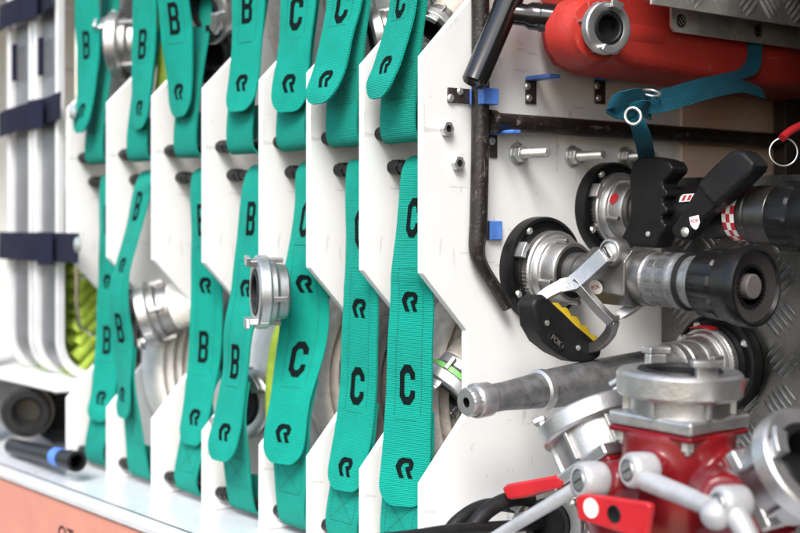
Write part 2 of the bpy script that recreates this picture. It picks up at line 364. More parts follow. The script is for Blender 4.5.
# ------------------------------------------------------------------ green straps
class Ribbon:
    def __init__(s, frames, w):
        cs = [f[0] for f in frames]; ws = [f[1] for f in frames]
        s.c = smooth_path(cs, 8); s.w = [x.normalized() for x in smooth_path(ws, 8)]; s.W = w
        s.l = [0]
        for a, b in zip(s.c, s.c[1:]): s.l.append(s.l[-1] + (b - a).length)
        s.L = s.l[-1]
    def at(s, l):
        l = max(0, min(s.L - 1e-6, l)); i = 0
        while s.l[i + 1] < l: i += 1
        t = (l - s.l[i]) / max(1e-9, s.l[i + 1] - s.l[i])
        c = s.c[i].lerp(s.c[i + 1], t); wv = s.w[i].lerp(s.w[i + 1], t).normalized()
        i0, i1 = max(0, i - 1), min(len(s.c) - 1, i + 2)
        tg = (s.c[i1] - s.c[i0]).normalized(); n = tg.cross(wv).normalized()
        return c, wv, n
    def pt(s, u, l, off=0):
        c, wv, n = s.at(l)
        return c + wv * u + n * (off + s.wav(u, l))
    wl = None
    def wd(s, l):
        if not s.wl: return s.W
        t = max(0, min(1, (l - s.wl[0]) / (s.wl[1] - s.wl[0]))); t = t * t * (3 - 2 * t)
        return s.wl[2] + (s.W - s.wl[2]) * t
    def wav(s, u, l):
        return .0022 * noise.noise(V((u * 14, l * 16, s.W * 1000 + s.L * 37))) - .7 * u * u
    def find(s, py):
        best = min(range(len(s.c)), key=lambda i: abs(pix(s.c[i])[1] - py) if i > 12 or s.c[0].z > .2 else 1e9)
        return s.l[best]
    def mesh(s, name, mt, parent, l0, l1, th=.0024, e0=0, e1=0, off=0, nu=12, step=.004):
        n = max(6, int((l1 - l0) / step)); ls = [l0 + (l1 - l0) * k / n for k in range(n + 1)]
        if e1: ls = [x for x in ls if x < l1 - e1] + [l1 - e1 + e1 * math.sin(PI / 2 * k / 7) for k in range(8)]
        bm = bmesh.new(); uvl = bm.loops.layers.uv.new('UVMap'); g = {}
        for j, l in enumerate(ls):
            h = s.wd(l) / 2
            if e1 and l > l1 - e1:
                t = (l - (l1 - e1)) / e1; h *= .34 + .66 * (max(0, 1 - t ** 2.2)) ** .55
            for i in range(nu + 1):
                u = (-1 + 2 * i / nu) * h
                for sd_ in (0, 1):
                    g[j, i, sd_] = (bm.verts.new(s.pt(u, l, off + (th if sd_ else 0))), (u, l))
        def face(*ks):
            f = bm.faces.new([g[k][0] for k in ks])
            for lp, k in zip(f.loops, ks): lp[uvl].uv = g[k][1]
        m_ = len(ls) - 1
        for j in range(m_):
            for i in range(nu):
                face((j, i, 1), (j, i + 1, 1), (j + 1, i + 1, 1), (j + 1, i, 1))
                face((j, i, 0), (j + 1, i, 0), (j + 1, i + 1, 0), (j, i + 1, 0))
            face((j, 0, 0), (j, 0, 1), (j + 1, 0, 1), (j + 1, 0, 0))
            face((j, nu, 0), (j + 1, nu, 0), (j + 1, nu, 1), (j, nu, 1))
        for i in range(nu):
            face((0, i, 0), (0, i + 1, 0), (0, i + 1, 1), (0, i, 1)); face((m_, i, 0), (m_, i, 1), (m_, i + 1, 1), (m_, i + 1, 0))
        return obj(name, bm, mt, parent, ang=50)
    def quads(s, bm, uvl, quads, uc, lc, W, H, off, nu=3, nv=4):
        for qd in quads:
            a, b, c, d = [V((uc + (x - .5) * W, lc + (y - .5) * H, 0)) for x, y in qd]
            vs = {}
            for i in range(nu + 1):
                for j in range(nv + 1):
                    p = a.lerp(b, i / nu).lerp(d.lerp(c, i / nu), j / nv)
                    vs[i, j] = (bm.verts.new(s.pt(p.x, p.y, off)), (p.x, p.y))
            for i in range(nu):
                for j in range(nv):
                    ks = ((i, j), (i + 1, j), (i + 1, j + 1), (i, j + 1))
                    try: f = bm.faces.new([vs[k][0] for k in ks])
                    except ValueError: continue
                    for lp, k in zip(f.loops, ks): lp[uvl].uv = vs[k][1]
    def dashes(s, bm, uvl, u0, l0, u1, l1, off, pitch=.0042, dl=.0030, wd=.0008):
        L_ = math.hypot(u1 - u0, l1 - l0); n = int(L_ / pitch); du, dv = (u1 - u0) / L_, (l1 - l0) / L_
        for k in range(n):
            a = k * pitch; b = a + dl
            qs = [(u0 + du * a - dv * wd / 2, l0 + dv * a + du * wd / 2), (u0 + du * a + dv * wd / 2, l0 + dv * a - du * wd / 2),
                  (u0 + du * b + dv * wd / 2, l0 + dv * b - du * wd / 2), (u0 + du * b - dv * wd / 2, l0 + dv * b + du * wd / 2)]
            bm.faces.new([bm.verts.new(s.pt(x, y, off)) for x, y in qs])

def mir(qs): return [[(x, 1 - y) for x, y in q_] for q_ in qs]
_c = [[(0, .2), (.3, 0), (.4, .2), (.3, .28)], [(.3, 0), (.7, 0), (.6, .2), (.4, .2)], [(.7, 0), (1, .2), (.7, .28), (.6, .2)], [(1, .2), (1, .36), (.7, .36), (.7, .28)]]
G_C = _c + mir(_c) + [[(0, .2), (.3, .28), (.3, .72), (0, .8)]]
_b = [[(.28, 0), (.72, 0), (.64, .15), (.28, .15)], [(.72, 0), (.95, .11), (.66, .2), (.64, .15)], [(.95, .11), (.95, .38), (.66, .36), (.66, .2)],
      [(.66, .36), (.95, .38), (.84, .5), (.6, .5)], [(.28, .42), (.64, .42), (.60, .5), (.28, .5)]]
G_B = _b + mir(_b) + [[(0, 0), (.28, 0), (.28, 1), (0, 1)]]
G_R = [[(.0, .45), (.15, .12), (.40, .32), (.30, .5)], [(0, .45), (.30, .5), (.36, .72), (.12, .75)], [(.12, .75), (.36, .72), (.52, 1), (.25, 1)],
       [(.15, .12), (.35, 0), (.5, .26), (.40, .32)], [(.35, 0), (.85, .02), (.72, .25), (.5, .26)], [(.85, .02), (1, .22), (.74, .42), (.72, .25)],
       [(1, .22), (.95, .5), (.8, .66), (.74, .42)], [(.74, .42), (.8, .66), (.62, .74), (.52, .48)], [(.62, .74), (.8, .66), (.97, 1), (.72, 1)]]
SW = .058
def levels_to_frames(levels, Xc, ytop=None):
    fr = []
    for (y, l, r) in levels:
        if r is None:                       # only the left edge shows: strap faces straight out
            Xn = Xc; xl = Xn - SW / 2; k = (l - 400) / FPX
            b = CAM
            # solve Y on X = xl for pixel l
            p = P(l, y, X=xl); c = V((Xn, p.y, p.z)); wv = V((1, 0, 0))
        else:
            px = (l + r) / 2; p = P(px, y, X=Xc); d = pix(p)[2]
            k = (r - l) / FPX * d / SW
            A = RT - FW * ((px - 400) / FPX)                # exact change of the pixel column along a direction
            phi = math.atan2(A.y, A.x) - math.acos(max(-1, min(.985, k / A.length)))
            c = p; wv = V((math.cos(phi), math.sin(phi), 0))
        fr.append((c, wv))
    return fr

LOW = [  # levels (y, left, right), prints (glyph, y), stitch box (y0, y1)
 ('C', [(168, 403, None), (204, 400, None), (268, 393, None), (292, 391.5, 433), (340, 389, 433), (430, 385, 431), (485, 379, 430), (506, 377, 428)], [('C', 220), ('R', 303), ('C', 387), ('R', 471)], (267, 423),
  'sharp green C strap of the lower row, in the bay beside the nearest divider'),
 ('C', [(170, 348.6, None), (261, 347, None), (292, 345, 378), (340, 343, 378), (412, 339, 374.5), (456, 331, 368), (491, 325, 363)], [('C', 228), ('R', 306), ('C', 386), ('R', 465)], (266, 414),
  'green webbing C strap of the lower row, second from the right'),
 ('C', [(172, 300, None), (204, 296, None), (251, 288.5, None), (302, 281, 329), (340, 278.5, 327), (394, 272, 312), (434, 265, 306), (464, 262, 301)], [('C', 222), ('R', 286), ('C', 359), ('R', 434)], (245, 386),
  'wide looking green C strap of the lower row just right of the sticking out coupling'),
 ('B', [(176, 245.6, None), (211, 240.5, None), (288, 232, 261), (319, 227, 256), (340, 225, 251.5), (376, 223.5, 247), (420, 215, 242), (441, 209, 238), (461, 206, 234)], [('B', 219), ('R', 290), ('B', 361), ('R', 433)], (262, 388),
  'green B strap of the lower row hanging behind the sticking out silver coupling'),
 ('B', [(179, 192, None), (234, 192, None), (285, 191.5, 222), (340, 190.5, 222), (394, 186, 214), (427, 180.5, 207), (445, 178, 204)], [('B', 218), ('R', 286), ('B', 350), ('R', 418)], (250, 376),
  'green B strap of the lower row covering the right side of the white rolled hose'),
 ('B', [(181, 137, 150), (197, 133, 149), (227, 126.7, 141), (265, 116.5, 130), (285, 110.5, 128), (308, 110, 128.5), (340, 113, 133), (383, 119, 131), (409, 116.5, 130), (418, 116, 130)], [('B', 206), ('R', 265), ('B', 328), ('R', 393)], (240, 350),
  'twisted narrow looking green B strap swinging out of the lower row'),
 ('B', [(183, 101, None), (261, 99.7, None), (340, 97, 121), (391, 92, 116), (412, 87, 111), (421, 86, 110)], [('B', 222), ('R', 280), ('B', 342), ('R', 400)], (250, 362),
  'leftmost green B strap of the lower row, next to the lime hose')]
UPP = [
 ('C', [(-60, 396, 423), (0, 391, 417), (30, 384, 411), (64, 374, 401), (81, 367.5, 394), (99, 366, 390)], [('C', 1), ('R', 66)], (-60, 21), 'rightmost green C strap of the upper row, tail curling outward'),
 ('C', [(-60, 333, 368), (0, 327.6, 362), (34, 321.6, 354), (67, 314, 347), (91, 306, 337), (104, 304, 333)], [('C', 4), ('R', 80)], (-60, 28), 'second green C strap from the right in the upper row, tail swung left'),
 ('C', [(-60, 284, 320), (0, 281, 316), (44, 279, 312), (84, 272.6, 308), (112, 270, 306)], [('C', 10), ('R', 83)], (-60, 38), 'third green C strap from the right in the upper row, beside the B straps'),
 ('B', [(-60, 234, 267), (0, 233, 266), (48, 232, 262.5), (84, 228.7, 258), (112, 224, 252)], [('B', 9), ('R', 86)], (-60, 40), 'rightmost green B strap of the upper row'),
 ('B', [(-60, 155, 185), (0, 159, 189), (34, 162, 193), (74, 167, 192), (117, 171, 190)], [('B', 18), ('R', 89)], (-60, 45), 'green B strap of the upper row hanging left of the black suction coupling'),
 ('B', [(-60, 133.5, 158), (0, 133.5, 157), (51, 132, 155), (98, 132.5, 150), (129, 133, 147)], [('B', 43), ('R', 107)], (-60, 66), 'second green B strap from the left in the upper row'),
 ('B', [(-60, 76, 100), (0, 76, 99.7), (51, 78, 99.7), (91, 78, 95), (121, 74, 90), (133, 74, 88)], [('B', 48), ('R', 110)], (-60, 68), 'leftmost green B strap of the upper row, beside the aluminium baskets')]

UDX = (0, 0, .012, .015, 0, .02, 0)
def strap(spec, k, row):
    kind, levels, prints, bx, label = spec
    right = XF[k]; left = XF[k + 1]
    Xb = right - .0485 if kind == 'C' else right - .062
    Xc = right - (.0355 if kind == 'C' else .070 if k == 5 else .0497) if row == 'low' else Xb + UDX[k]
    fr = levels_to_frames(levels, Xc)
    if row == 'low':
        z = RZ[1]
        f0 = fr[0]; f0c = V((Xc, min(f0[0].y, RODL - .0095), f0[0].z - .004)); fr[0] = (f0c, f0[1])
        Xn = Xc
        fr = [(V((Xn, RODL + .010, z - .014)), V((1, 0, 0))), (V((Xn, RODL + .009, z + .004)), V((1, 0, 0))), (V((Xn, RODL, z + .0095)), V((1, 0, 0)))] + fr
    R = Ribbon(fr, SW)
    root = thing('hose_strap', label, 'strap', (Xc, RODY, RZ[2] if row == 'low' else RZ[0]), 'green hose straps of the rack')
    R.mesh('tail', GREEN, root, 0, R.L, e1=.026)
    # glyphs
    for gname, y in prints:
        l = R.find(y)
        if gname == 'R': qs, W, H, off = G_R, .0225, .0212, 0
        elif gname == 'C': qs, W, H, off = G_C, .0205, .042, 0
        else: qs, W, H, off = G_B, .0195, .042, 0
        if l < H * .3: continue
        bm = bmesh.new(); uvl = bm.loops.layers.uv.new('UVMap')
        R.quads(bm, uvl, qs, random.uniform(-.0015, .0015), l + random.uniform(-.001, .001), W * random.uniform(.95, 1.05), H, .0031)
        bmesh.ops.remove_doubles(bm, verts=bm.verts[:], dist=1e-5)
        obj('logo' if gname == 'R' else 'letter', bm, INK, root)
    bm = bmesh.new(); uvl = bm.loops.layers.uv.new('UVMap')
    l0, l1 = R.find(bx[0]), R.find(bx[1])
    for u in (-.0165, .0165): R.dashes(bm, uvl, u, l0, u, l1, .0027)
    R.dashes(bm, uvl, -.0165, l1, .0165, l1, .0027); R.dashes(bm, uvl, -.0165, l0, .0165, l0, .0027)
    obj('stitching', bm, STITCH, root)
    # base strap
    if row == 'low':
        z = RZ[2]; c1, w1, n1 = R.at(R.L - .055); c2, w2, n2 = R.at(R.L - .10); c0, w0, n0 = R.at(R.L - .004)
        xb = Xb
        bf = [(c2 - n2 * .005, w2), (c1 - n1 * .0055, w1), (V((xb, RODY - .0105, z + .012)).lerp(c1 - n1 * .0055, .5), w1.lerp(V((1, 0, 0)), .5)), (V((xb, RODY - .0110, z + .012)), V((1, 0, 0))), (V((xb, RODY - .004, z - .0095)), V((1, 0, 0))),
              (V((xb, RODY + .009, z - .002)), V((1, 0, 0))), (V((xb, RODY + .012, z + .03)), V((1, 0, 0)))]
        xl0, xl1 = .098, .136
    else:
        z = RZ[0]
        bf = [(V((Xb, .036, .44)), V((1, 0, 0))), (V((Xb, .036, .30)), V((1, 0, 0))), (V((Xb, .021, .195)), V((1, 0, 0))), (V((Xb, RODY - .0100, z + .035)), V((1, 0, 0))),
              (V((Xb, RODY - .0105, z)), V((1, 0, 0))), (V((Xb, RODY - .002, z - .0095)), V((1, 0, 0))), (V((Xb, RODY + .009, z + .002)), V((1, 0, 0))), (V((Xb, RODY + .012, z + .05)), V((1, 0, 0)))]
        xl0, xl1 = None, None
    RB = Ribbon(bf, SW); RB.wav = lambda u, l: .001 * noise.noise(V((u * 14, l * 16, Xc * 50)))
    bs = RB.mesh('base', GREEN_B, root, 0, RB.L); bm = bmesh.new(); uvl = bm.loops.layers.uv.new('UVMap')
    if xl0 is None:
        lb = min(range(len(RB.c)), key=lambda i: abs(RB.c[i].z - .128) if RB.c[i].y < RODY + .003 else 9); xl1 = RB.l[lb]; xl0 = xl1 - .038
    for a, b in (((-.021, xl0), (.021, xl1)), ((.021, xl0), (-.021, xl1)), ((-.021, xl1), (.021, xl1)), ((-.021, xl0), (.021, xl0)), ((-.021, xl0), (-.021, xl1)), ((.021, xl0), (.021, xl1))):
        RB.dashes(bm, uvl, a[0], a[1], b[0], b[1], .0029)
    obj('stitching', bm, STITCH, bs)

for k, s_ in enumerate(LOW): strap(s_, k, 'low')
for k, s_ in enumerate(UPP): strap(s_, k, 'upp')

# ------------------------------------------------------------------ couplings and hoses
def storz(name, label, c, ax, r, roll=0, group=None, cat='coupling', ringm=None, tail=None, tailm=None, band=None, parent=None, open_=True, zs=1.0):
    ringm = ringm or ALUW
    M = frame(c, ax, roll=roll)
    root = thing(name, label, cat, c, group) if parent is None else parent
    M = M @ Matrix.Diagonal((1, 1, zs, 1))
    S = lambda pr: [(a * r, b * r) for a, b in pr]
    bm = bmesh.new()
    lathe(bm, S([(.64, -.2), (.64, -.01), (.66, .0), (.94, 0), (1, -.05), (1, -.34), (.95, -.40), (.72, -.40)]), M, 56)
    for k in range(2):
        arc(bm, M, .99 * r, 1.045 * r, -.34 * r, -.06 * r, k * PI + 1.2, k * PI + 1.38)
    ring = obj('ring' if parent is None else 'coupling_ring', bm, ringm, root, bevel=.0008)
    for k in range(2):
        bm = bmesh.new(); a = k * PI + .3
        arc(bm, M, .72 * r, .90 * r, -.02 * r, .20 * r, a, a + .62); arc(bm, M, .72 * r, 1.0 * r, .2 * r, .31 * r, a, a + .62)
        obj('claw', bm, ringm, ring if parent is not None else root, bevel=.0012)
    bm = bmesh.new()
    lathe(bm, S([(.70, -.36), (.84, -.38), (.84, -.58), (.76, -.66), (.74, -.95), (.68, -1.0), (.55, -1.0)]), M, 48)
    for k in range(4):
        box(bm, (.80 * r, -.07 * r, -.86 * r), (.93 * r, .07 * r, -.41 * r), M @ Matrix.Rotation(k * PI / 2 + .5, 4, 'Z'))
    obj('body' if parent is None else 'coupling_body', bm, ALU, root, bevel=.0008)
    if open_:
        bm = bmesh.new(); lathe(bm, S([(.66, -.03), (.62, .03), (.52, .04), (.46, .0), (.46, -.5), (0, -.5)]), M, 40)
        obj('gasket', bm, RUB, root)
    if band:
        bm = bmesh.new(); lathe(bm, S([(.845, -.57), (.865, -.565), (.865, -.40), (.845, -.395)]), M, 40); obj('colour_band', bm, band, root)
    if tail:
        bm = bmesh.new(); z0 = -1.0 * r
        pr = [(.5 * r, z0 + .3 * r), (.66 * r, z0 + .25 * r), (.72 * r, z0)]
        for i in range(14): pr.append(((.70 + .035 * (i % 2)) * r, z0 - .035 * r * (i + 1)))
        lathe(bm, pr + [(.66 * r, z0 - .55 * r), (.66 * r, z0 - .55 * r - tail), (0, z0 - .55 * r - tail)], M, 32)
        obj('hose_end', bm, tailm or H_GREY, root)
    return root

def rolled(label, xc, wid, cy, cz, r0, r1, th, mt, a_end=2.6, group='rolled hoses in the rack', seed=1):
    bm = bmesh.new(); rnd = random.Random(seed)
    turns = (r1 - r0) / (th * 1.22); n = int(turns * 44)
    rings = []
    for i in range(n + 1):
        t = i / n; a = a_end - (1 - t) * turns * 2 * PI; r = r0 + (r1 - r0) * t + .0018 * math.sin(a * 3 + seed)
        rad = V((0, math.cos(a), math.sin(a))); c = V((xc, cy, cz)) + rad * r
        sh = .0035 * noise.noise(V((t * turns * 1.3, seed, 0)))
        ring = []
        for (u, v) in ((-.5, -.08), (-.5, .08), (-.43, .32), (-.30, .46), (.30, .46), (.43, .32), (.5, .08), (.5, -.08), (.43, -.32), (.30, -.46), (-.30, -.46), (-.43, -.32)):
            ring.append(bm.verts.new(c + V((u * wid + sh, 0, 0)) + rad * (v * th)))
        rings.append(ring)
    for A, B in zip(rings, rings[1:]):
        for k in range(12): bm.faces.new((A[k], A[(k + 1) % 12], B[(k + 1) % 12], B[k]))
    bm.faces.new(rings[0]); bm.faces.new(rings[-1][::-1])
    o = obj('rolled_hose', bm, mt, at=(xc, cy, cz), ang=80)
    tag(o, label, 'hose', group); return o

def mid(k): return (XF[k] + XF[k + 1]) / 2
lowm = [(H_GREY, 'greyish beige rolled hose in the nearest lower bay behind the green banded coupling'),
        (H_DARK, 'dark grey rolled hose in the lower bay second from the right'),
        (H_GREY, 'greyish beige rolled hose in the lower bay third from the right, with wide folds'),
        (H_WHITE, 'pale rolled hose in the lower bay behind the sticking out coupling'),
        (H_DARK, 'dark rolled hose in the lower bay left of the sticking out coupling'),
        (H_WHITE, 'white rolled hose with clear rings in the lower left part of the rack'),
        (H_DARK, 'dark rolled hose in the leftmost lower bay')]
for k, (mt, lb) in enumerate(lowm):
    wd = .046 if k < 3 else .060
    rolled(lb, XF[k + 1] + .007 + wd / 2, wd, .208 if k != 5 else .195, -.190 if k != 5 else -.205, .03, .155, .0125, mt, a_end=1.2, seed=k + 3)
uppm = [(H_GREY, 'grey rolled hose at the top of the nearest bay, above the pipe'), (H_WHITE, 'pale rolled hose at the top of the second bay from the right'),
        (H_GREY, 'grey beige rolled hose at the top of the third bay from the right'), (H_GREY, 'grey rolled hose at the top behind the rightmost upper B strap'),
        (H_DARK, 'dark rolled hose at the top beside the black suction coupling'), (H_LIME, 'yellow lime rolled hose at the top of the second bay from the left'),
        (H_DARK, 'dark grey rolled hose at the top of the leftmost bay')]
for k, (mt, lb) in enumerate(uppm):
    wd = .046 if k < 3 else .060
    rolled(lb, XF[k + 1] + .007 + wd / 2, wd, .235, .30, .03, .15, .0125 if k < 3 else .015, mt, a_end=4.0, seed=k + 23)

for pts_, lb in (([(280, 306, -.325), (276, 325, -.325), (269, 350, -.326), (265, 390, -.327), (267, 440, -.327), (271, 470, -.327)], 'yellow lime hose hanging just right of the sticking out silver coupling'),
                 ([(154, 5, -.61), (156, 40, -.61), (157, 66, -.61), (154, 92, -.612)], 'yellow lime hose showing right of the second upper strap from the left')):
    bm = bmesh.new(); tube(bm, smooth_path([P(a_, b_, X=c_) + V((0, .012, 0)) for a_, b_, c_ in pts_], 6), .0100, 16); tag(obj('hanging_hose', bm, H_LIME, at=P(pts_[0][0], pts_[0][1], X=pts_[0][2])), lb, 'hose')
CG = 'silver hose couplings in the rack'
storz('hose_coupling', 'silver coupling with a green band in the nearest lower bay beside the tapered nozzle tip', P(444, 392, X=-.042), (-.15, -.66, -.74), .036, roll=.4, group=CG, band=STGREEN, tail=.05, tailm=H_GREY)
storz('hose_coupling', 'bright silver claw coupling sticking out in front of the green straps', P(255, 292, Y=-.045), (-.40, -.92, .0), .0425, roll=.9, group=CG, zs=.85)
storz('hose_coupling', 'silver coupling ring peeking out on both sides of a lower B strap', P(240, 404, X=-.385), (.35, -.93, .05), .045, roll=.2, group=CG, tail=.06, tailm=H_LIME)
storz('hose_coupling', 'silver coupling above the white rolled hose beside the twisted strap', P(143, 316, X=-.635), (-.62, -.72, -.28), .046, roll=1.2, group=CG, tail=.09, tailm=H_WHITE)
storz('hose_coupling', 'silver coupling right of the leftmost upper strap', P(113, 46, X=-.755), (-.7, -.7, -.05), .050, roll=.2, group=CG, tail=.10, tailm=H_DARK)
storz('hose_coupling', 'shiny silver coupling at the top edge above the black suction coupling', P(203, 8, X=-.475), (.05, -.95, -.3), .05, roll=2.0, group=CG, tail=.05, tailm=H_GREY)
storz('hose_coupling', 'silver claw coupling half hidden left of the rightmost upper strap', P(371, 38, X=-.165), (-.5, -.8, -.2), .034, roll=1.3, group=CG, tail=.05, tailm=H_GREY)
storz('hose_coupling', 'silver coupling edge right of the rightmost upper strap under a grey hose', P(432, 30, X=-.03), (.1, -.75, -.65), .024, roll=.3, group=CG, tail=.03, tailm=H_GREY)
storz('suction_coupling', 'black ringed suction coupling in the upper bay left of the rightmost upper B strap', P(214, 54, X=-.482), (.2, -.95, -.25), .040, roll=.5, cat='coupling', ringm=RUB, tail=.06, tailm=RUB)

# ------------------------------------------------------------------ aluminium hose baskets on their shelf
SHZ = -.247
bm = bmesh.new(); box(bm, (-1.9, -.015, SHZ - .016), (-.842, .655, SHZ)); tag(obj('shelf_board', bm, WHITE, at=(-1.2, .2, SHZ), bevel=.003), 'white shelf board under the aluminium hose baskets', 'shelf')
bm = bmesh.new(); box(bm, (-1.16, -.03, FL), (-1.10, .0, CEIL)); tag(obj('frame_post', bm, BACKM, at=(-1.13, -.015, FL), bevel=.004), 'beige upright frame post at the far left of the rack', 'post')
def basket(x0, x1, label):
    root = thing('hose_basket', label, 'basket', ((x0 + x1) / 2, .2, SHZ), 'aluminium hose baskets')
    rc = .055; zb = SHZ + .004
    path = [(.008, .46), (.008, .2), (.008, zb + rc)]
    for k in range(1, 9):
        a = PI + PI / 2 * k / 8; path.append((.008 + rc + rc * math.cos(a), zb + rc + rc * math.sin(a)))
    path += [(.3, zb), (.42, zb)]
    def strip(xa, xb, off, th):
        bm = bmesh.new(); rows = []
        for i, (y, z) in enumerate(path):
            a = path[max(i - 1, 0)]; b = path[min(i + 1, len(path) - 1)]
            t = V((b[0] - a[0], b[1] - a[1])).normalized(); nrm = V((t.y, -t.x))      # outward
            rows.append([bm.verts.new((x, y + nrm.x * o_, z + nrm.y * o_)) for x, o_ in ((xa, off), (xb, off), (xb, off + th), (xa, off + th))])
        for A, B in zip(rows, rows[1:]):
            for k in range(4): bm.faces.new((A[k], A[(k + 1) % 4], B[(k + 1) % 4], B[k]))
        bm.faces.new(rows[0]); bm.faces.new(rows[-1]); return bm
    obj('sheet', strip(x0 + .010, x1 - .005, -.004, .002), SHEET, root)
    for xa, xb in ((x0, x0 + .013), (x1 - .007, x1)):
        obj('rail', strip(xa, xb, -.006, .014), RAIL, root, bevel=.002)
    # wire side frame
    bm = bmesh.new(); pts = [V((x1 + .006, .03, .46)), V((x1 + .006, .03, .1)), V((x1 + .006, .03, -.13)), V((x1 + .006, .034, -.165)), V((x1 + .006, .055, -.18)), V((x1 + .006, .35, -.18))]
    tube(bm, pts, .0035, 10)
    for z in (-.09, .02, .13, .24): tube(bm, [(x1 + .006, .03, z), (x1 + .006, .35, z)], .0028, 8)
    obj('side_wire', bm, POL, root)
    # lettered slot tags
    bm = bmesh.new(); box(bm, (x0 + .022, -.001, .225), (x0 + .036, .004, .285)); obj('slot_tag', bm, NAVY, root, bevel=.001)
    bm = bmesh.new(); rnd = random.Random(int(x0 * -1000))
    n = 25
    for i in range(13):
        z = zb + .016 + i * .0215
        for j in range(3):
            x = x0 + .022 + j * .0225
            tube(bm, smooth_path([(x, .045 + rnd.uniform(-.006, .006), z - .035), (x + rnd.uniform(-.004, .004), .09, z + .004), (x, .20, z + .03), (x, .36, z + .012)], 5), .0105, 10)
    obj('folded_hose', bm, H_LIME, root, ang=60)
basket(-1.066, -.972, 'left aluminium hose basket with rounded bottom holding lime hose')
basket(-.963, -.872, 'right aluminium hose basket, its lime hose showing beside the leftmost divider')
def flatstrap(z, h, x0, x1, y, label, screw, sag=0.0, tilt=0.0):
    fr = []
    n = 7
    for i in range(n):
        t = i / (n - 1); x = x0 + (x1 - x0) * t
        fr.append((V((x, y - .004 * math.sin(t * PI * 2.0), z + tilt * (t - .5) - sag * math.sin(PI * t))), V((0, 0, -1))))
    R = Ribbon(fr, h); R.wav = lambda u, l: .002 * noise.noise(V((u * 20, l * 20, z * 30)))
    root = thing('retaining_strap', label, 'strap', (x0, y, z), 'navy retaining straps round the baskets')
    R.mesh('band', NAVY, root, 0, R.L)
    bm = bmesh.new(); xm = x0 + (x1 - x0) * .58; zz = z + tilt * .08
    box(bm, (xm - .004, y - .0065, zz - h * .62), (xm + .05, y - .0035, zz + h * .52)); obj('overlap', bm, NAVY, root, bevel=.001)
    if screw:
        bm = bmesh.new(); M = frame(screw, (0, -1, 0)); lathe(bm, [(0, .004), (.007, .003), (.0115, .0015), (.0115, 0), (0, 0)], M, 24); obj('screw', bm, STEEL, root)
YS = -.012
flatstrap(.335, .040, -1.07, -.87, YS, 'dark strap across the baskets at the top left edge', None, tilt=.015)
flatstrap(.163, .040, -1.07, -.835, YS, 'navy strap across the middle of the aluminium baskets', P(73, 112, Y=-.018), tilt=.018)
flatstrap(-.043, .044, -1.07, -.775, YS, 'navy strap across the lower part of the baskets, screwed down at its right end', P(78, 245, Y=-.0175))
# things in the niche under the shelf
sh = thing('suction_hose', 'black ribbed suction hose with a grey lined end under the white shelf', 'hose', P(26, 440, X=-.98))
c = P(27, 412, X=-.95); M = frame(c, (.85, -.45, .0))
bm = bmesh.new(); pr = [(.021, -.06), (.021, .0), (.024, .003), (.034, .003), (.037, 0), (.037, -.02), (.033, -.024)]
for i in range(12): pr.append((.036 if i % 2 else .032, -.03 - i * .008))
lathe(bm, pr + [(.0, -.13)], M, 40); obj('hose', bm, RUB, sh)
bm = bmesh.new(); lathe(bm, [(.0205, .002), (.0205, -.05), (0, -.05)], M, 32); obj('liner', bm, DGUN, sh)
bm = bmesh.new(); lathe(bm, [(.038, -.004), (.041, -.004), (.041, -.012), (.038, -.012)], M, 32); obj('clamp', bm, DGUN, sh)
storz('suction_strainer', 'dark coupling lying behind the suction hose in the niche under the shelf', P(60, 418, X=-.99), (.75, -.5, .2), .040, cat='coupling', ringm=RUB)
tb = thing('branch_tube', 'short black tube with a blue tape band lying on the floor at lower left', 'tube', P(45, 466, X=-.9))
a = P(12, 446, Y=-.035); b = P(77, 461.5, Y=-.050); ax = (b - a); Lt = ax.length
M = frame(a, ax)
bm = bmesh.new(); lathe(bm, [(0, 0), (.0125, 0), (.0125, Lt - .03), (.0145, Lt - .028), (.0145, Lt), (.010, Lt), (.010, Lt - .06), (0, Lt - .06)], M, 32); obj('tube', bm, BLK, tb)
bm = bmesh.new(); lathe(bm, [(.0126, Lt * .70), (.0134, Lt * .70), (.0134, Lt * .80), (.0126, Lt * .80)], M, 32); obj('tape_band', bm, BLUE, tb)

# ------------------------------------------------------------------ tread plate wall and shelf
def bars(bm, O, U, W, N, w_, h_, cell=.046, inside=None, h=.0018, L=.036):
    ni, nj = int(w_ / cell) + 1, int(h_ / cell) + 1
    for i in range(ni):
        for j in range(nj):
            cx, cy = (i + .5) * cell, (j + .5) * cell
            sgn = 1 if (i + j) % 2 else -1
            d = V((math.cos(PI / 4), sgn * math.sin(PI / 4))); e = V((-d.y, d.x))
            for k in range(-2, 3):
                c2 = V((cx, cy)) + e * (k * .0078 * cell / .046); l = L * (1 - .07 * abs(k)); wd = .0023 * cell / .046
                if inside and not inside(c2.x, c2.y): continue
                def q(a, b, hh): p = c2 + d * a + e * b; return bm.verts.new(O + U * p.x + W * p.y + N * hh)
                e0, e1 = q(-l / 2, 0, 0), q(l / 2, 0, 0)
                s1 = [q(x * l, wd, 0) for x in (-.28, 0, .28)]; s2 = [q(x * l, -wd, 0) for x in (-.28, 0, .28)]
                r_ = [q(x * l, 0, h) for x in (-.28, 0, .28)]
                for i_ in range(2):
                    bm.faces.new((s1[i_], r_[i_], r_[i_ + 1], s1[i_ + 1])); bm.faces.new((r_[i_], s2[i_], s2[i_ + 1], r_[i_ + 1]))
                bm.faces.new((e0, r_[0], s1[0])); bm.faces.new((e0, s2[0], r_[0])); bm.faces.new((e1, s1[2], r_[2])); bm.faces.new((e1, r_[2], s2[2]))
YT, XT, ZT = .372, .203, .0485
tw = thing('tread_plate_wall', 'dull grey tread plate wall with raised bars behind the nozzles at right', 'wall', (.3, YT, FL))
bm = bmesh.new()
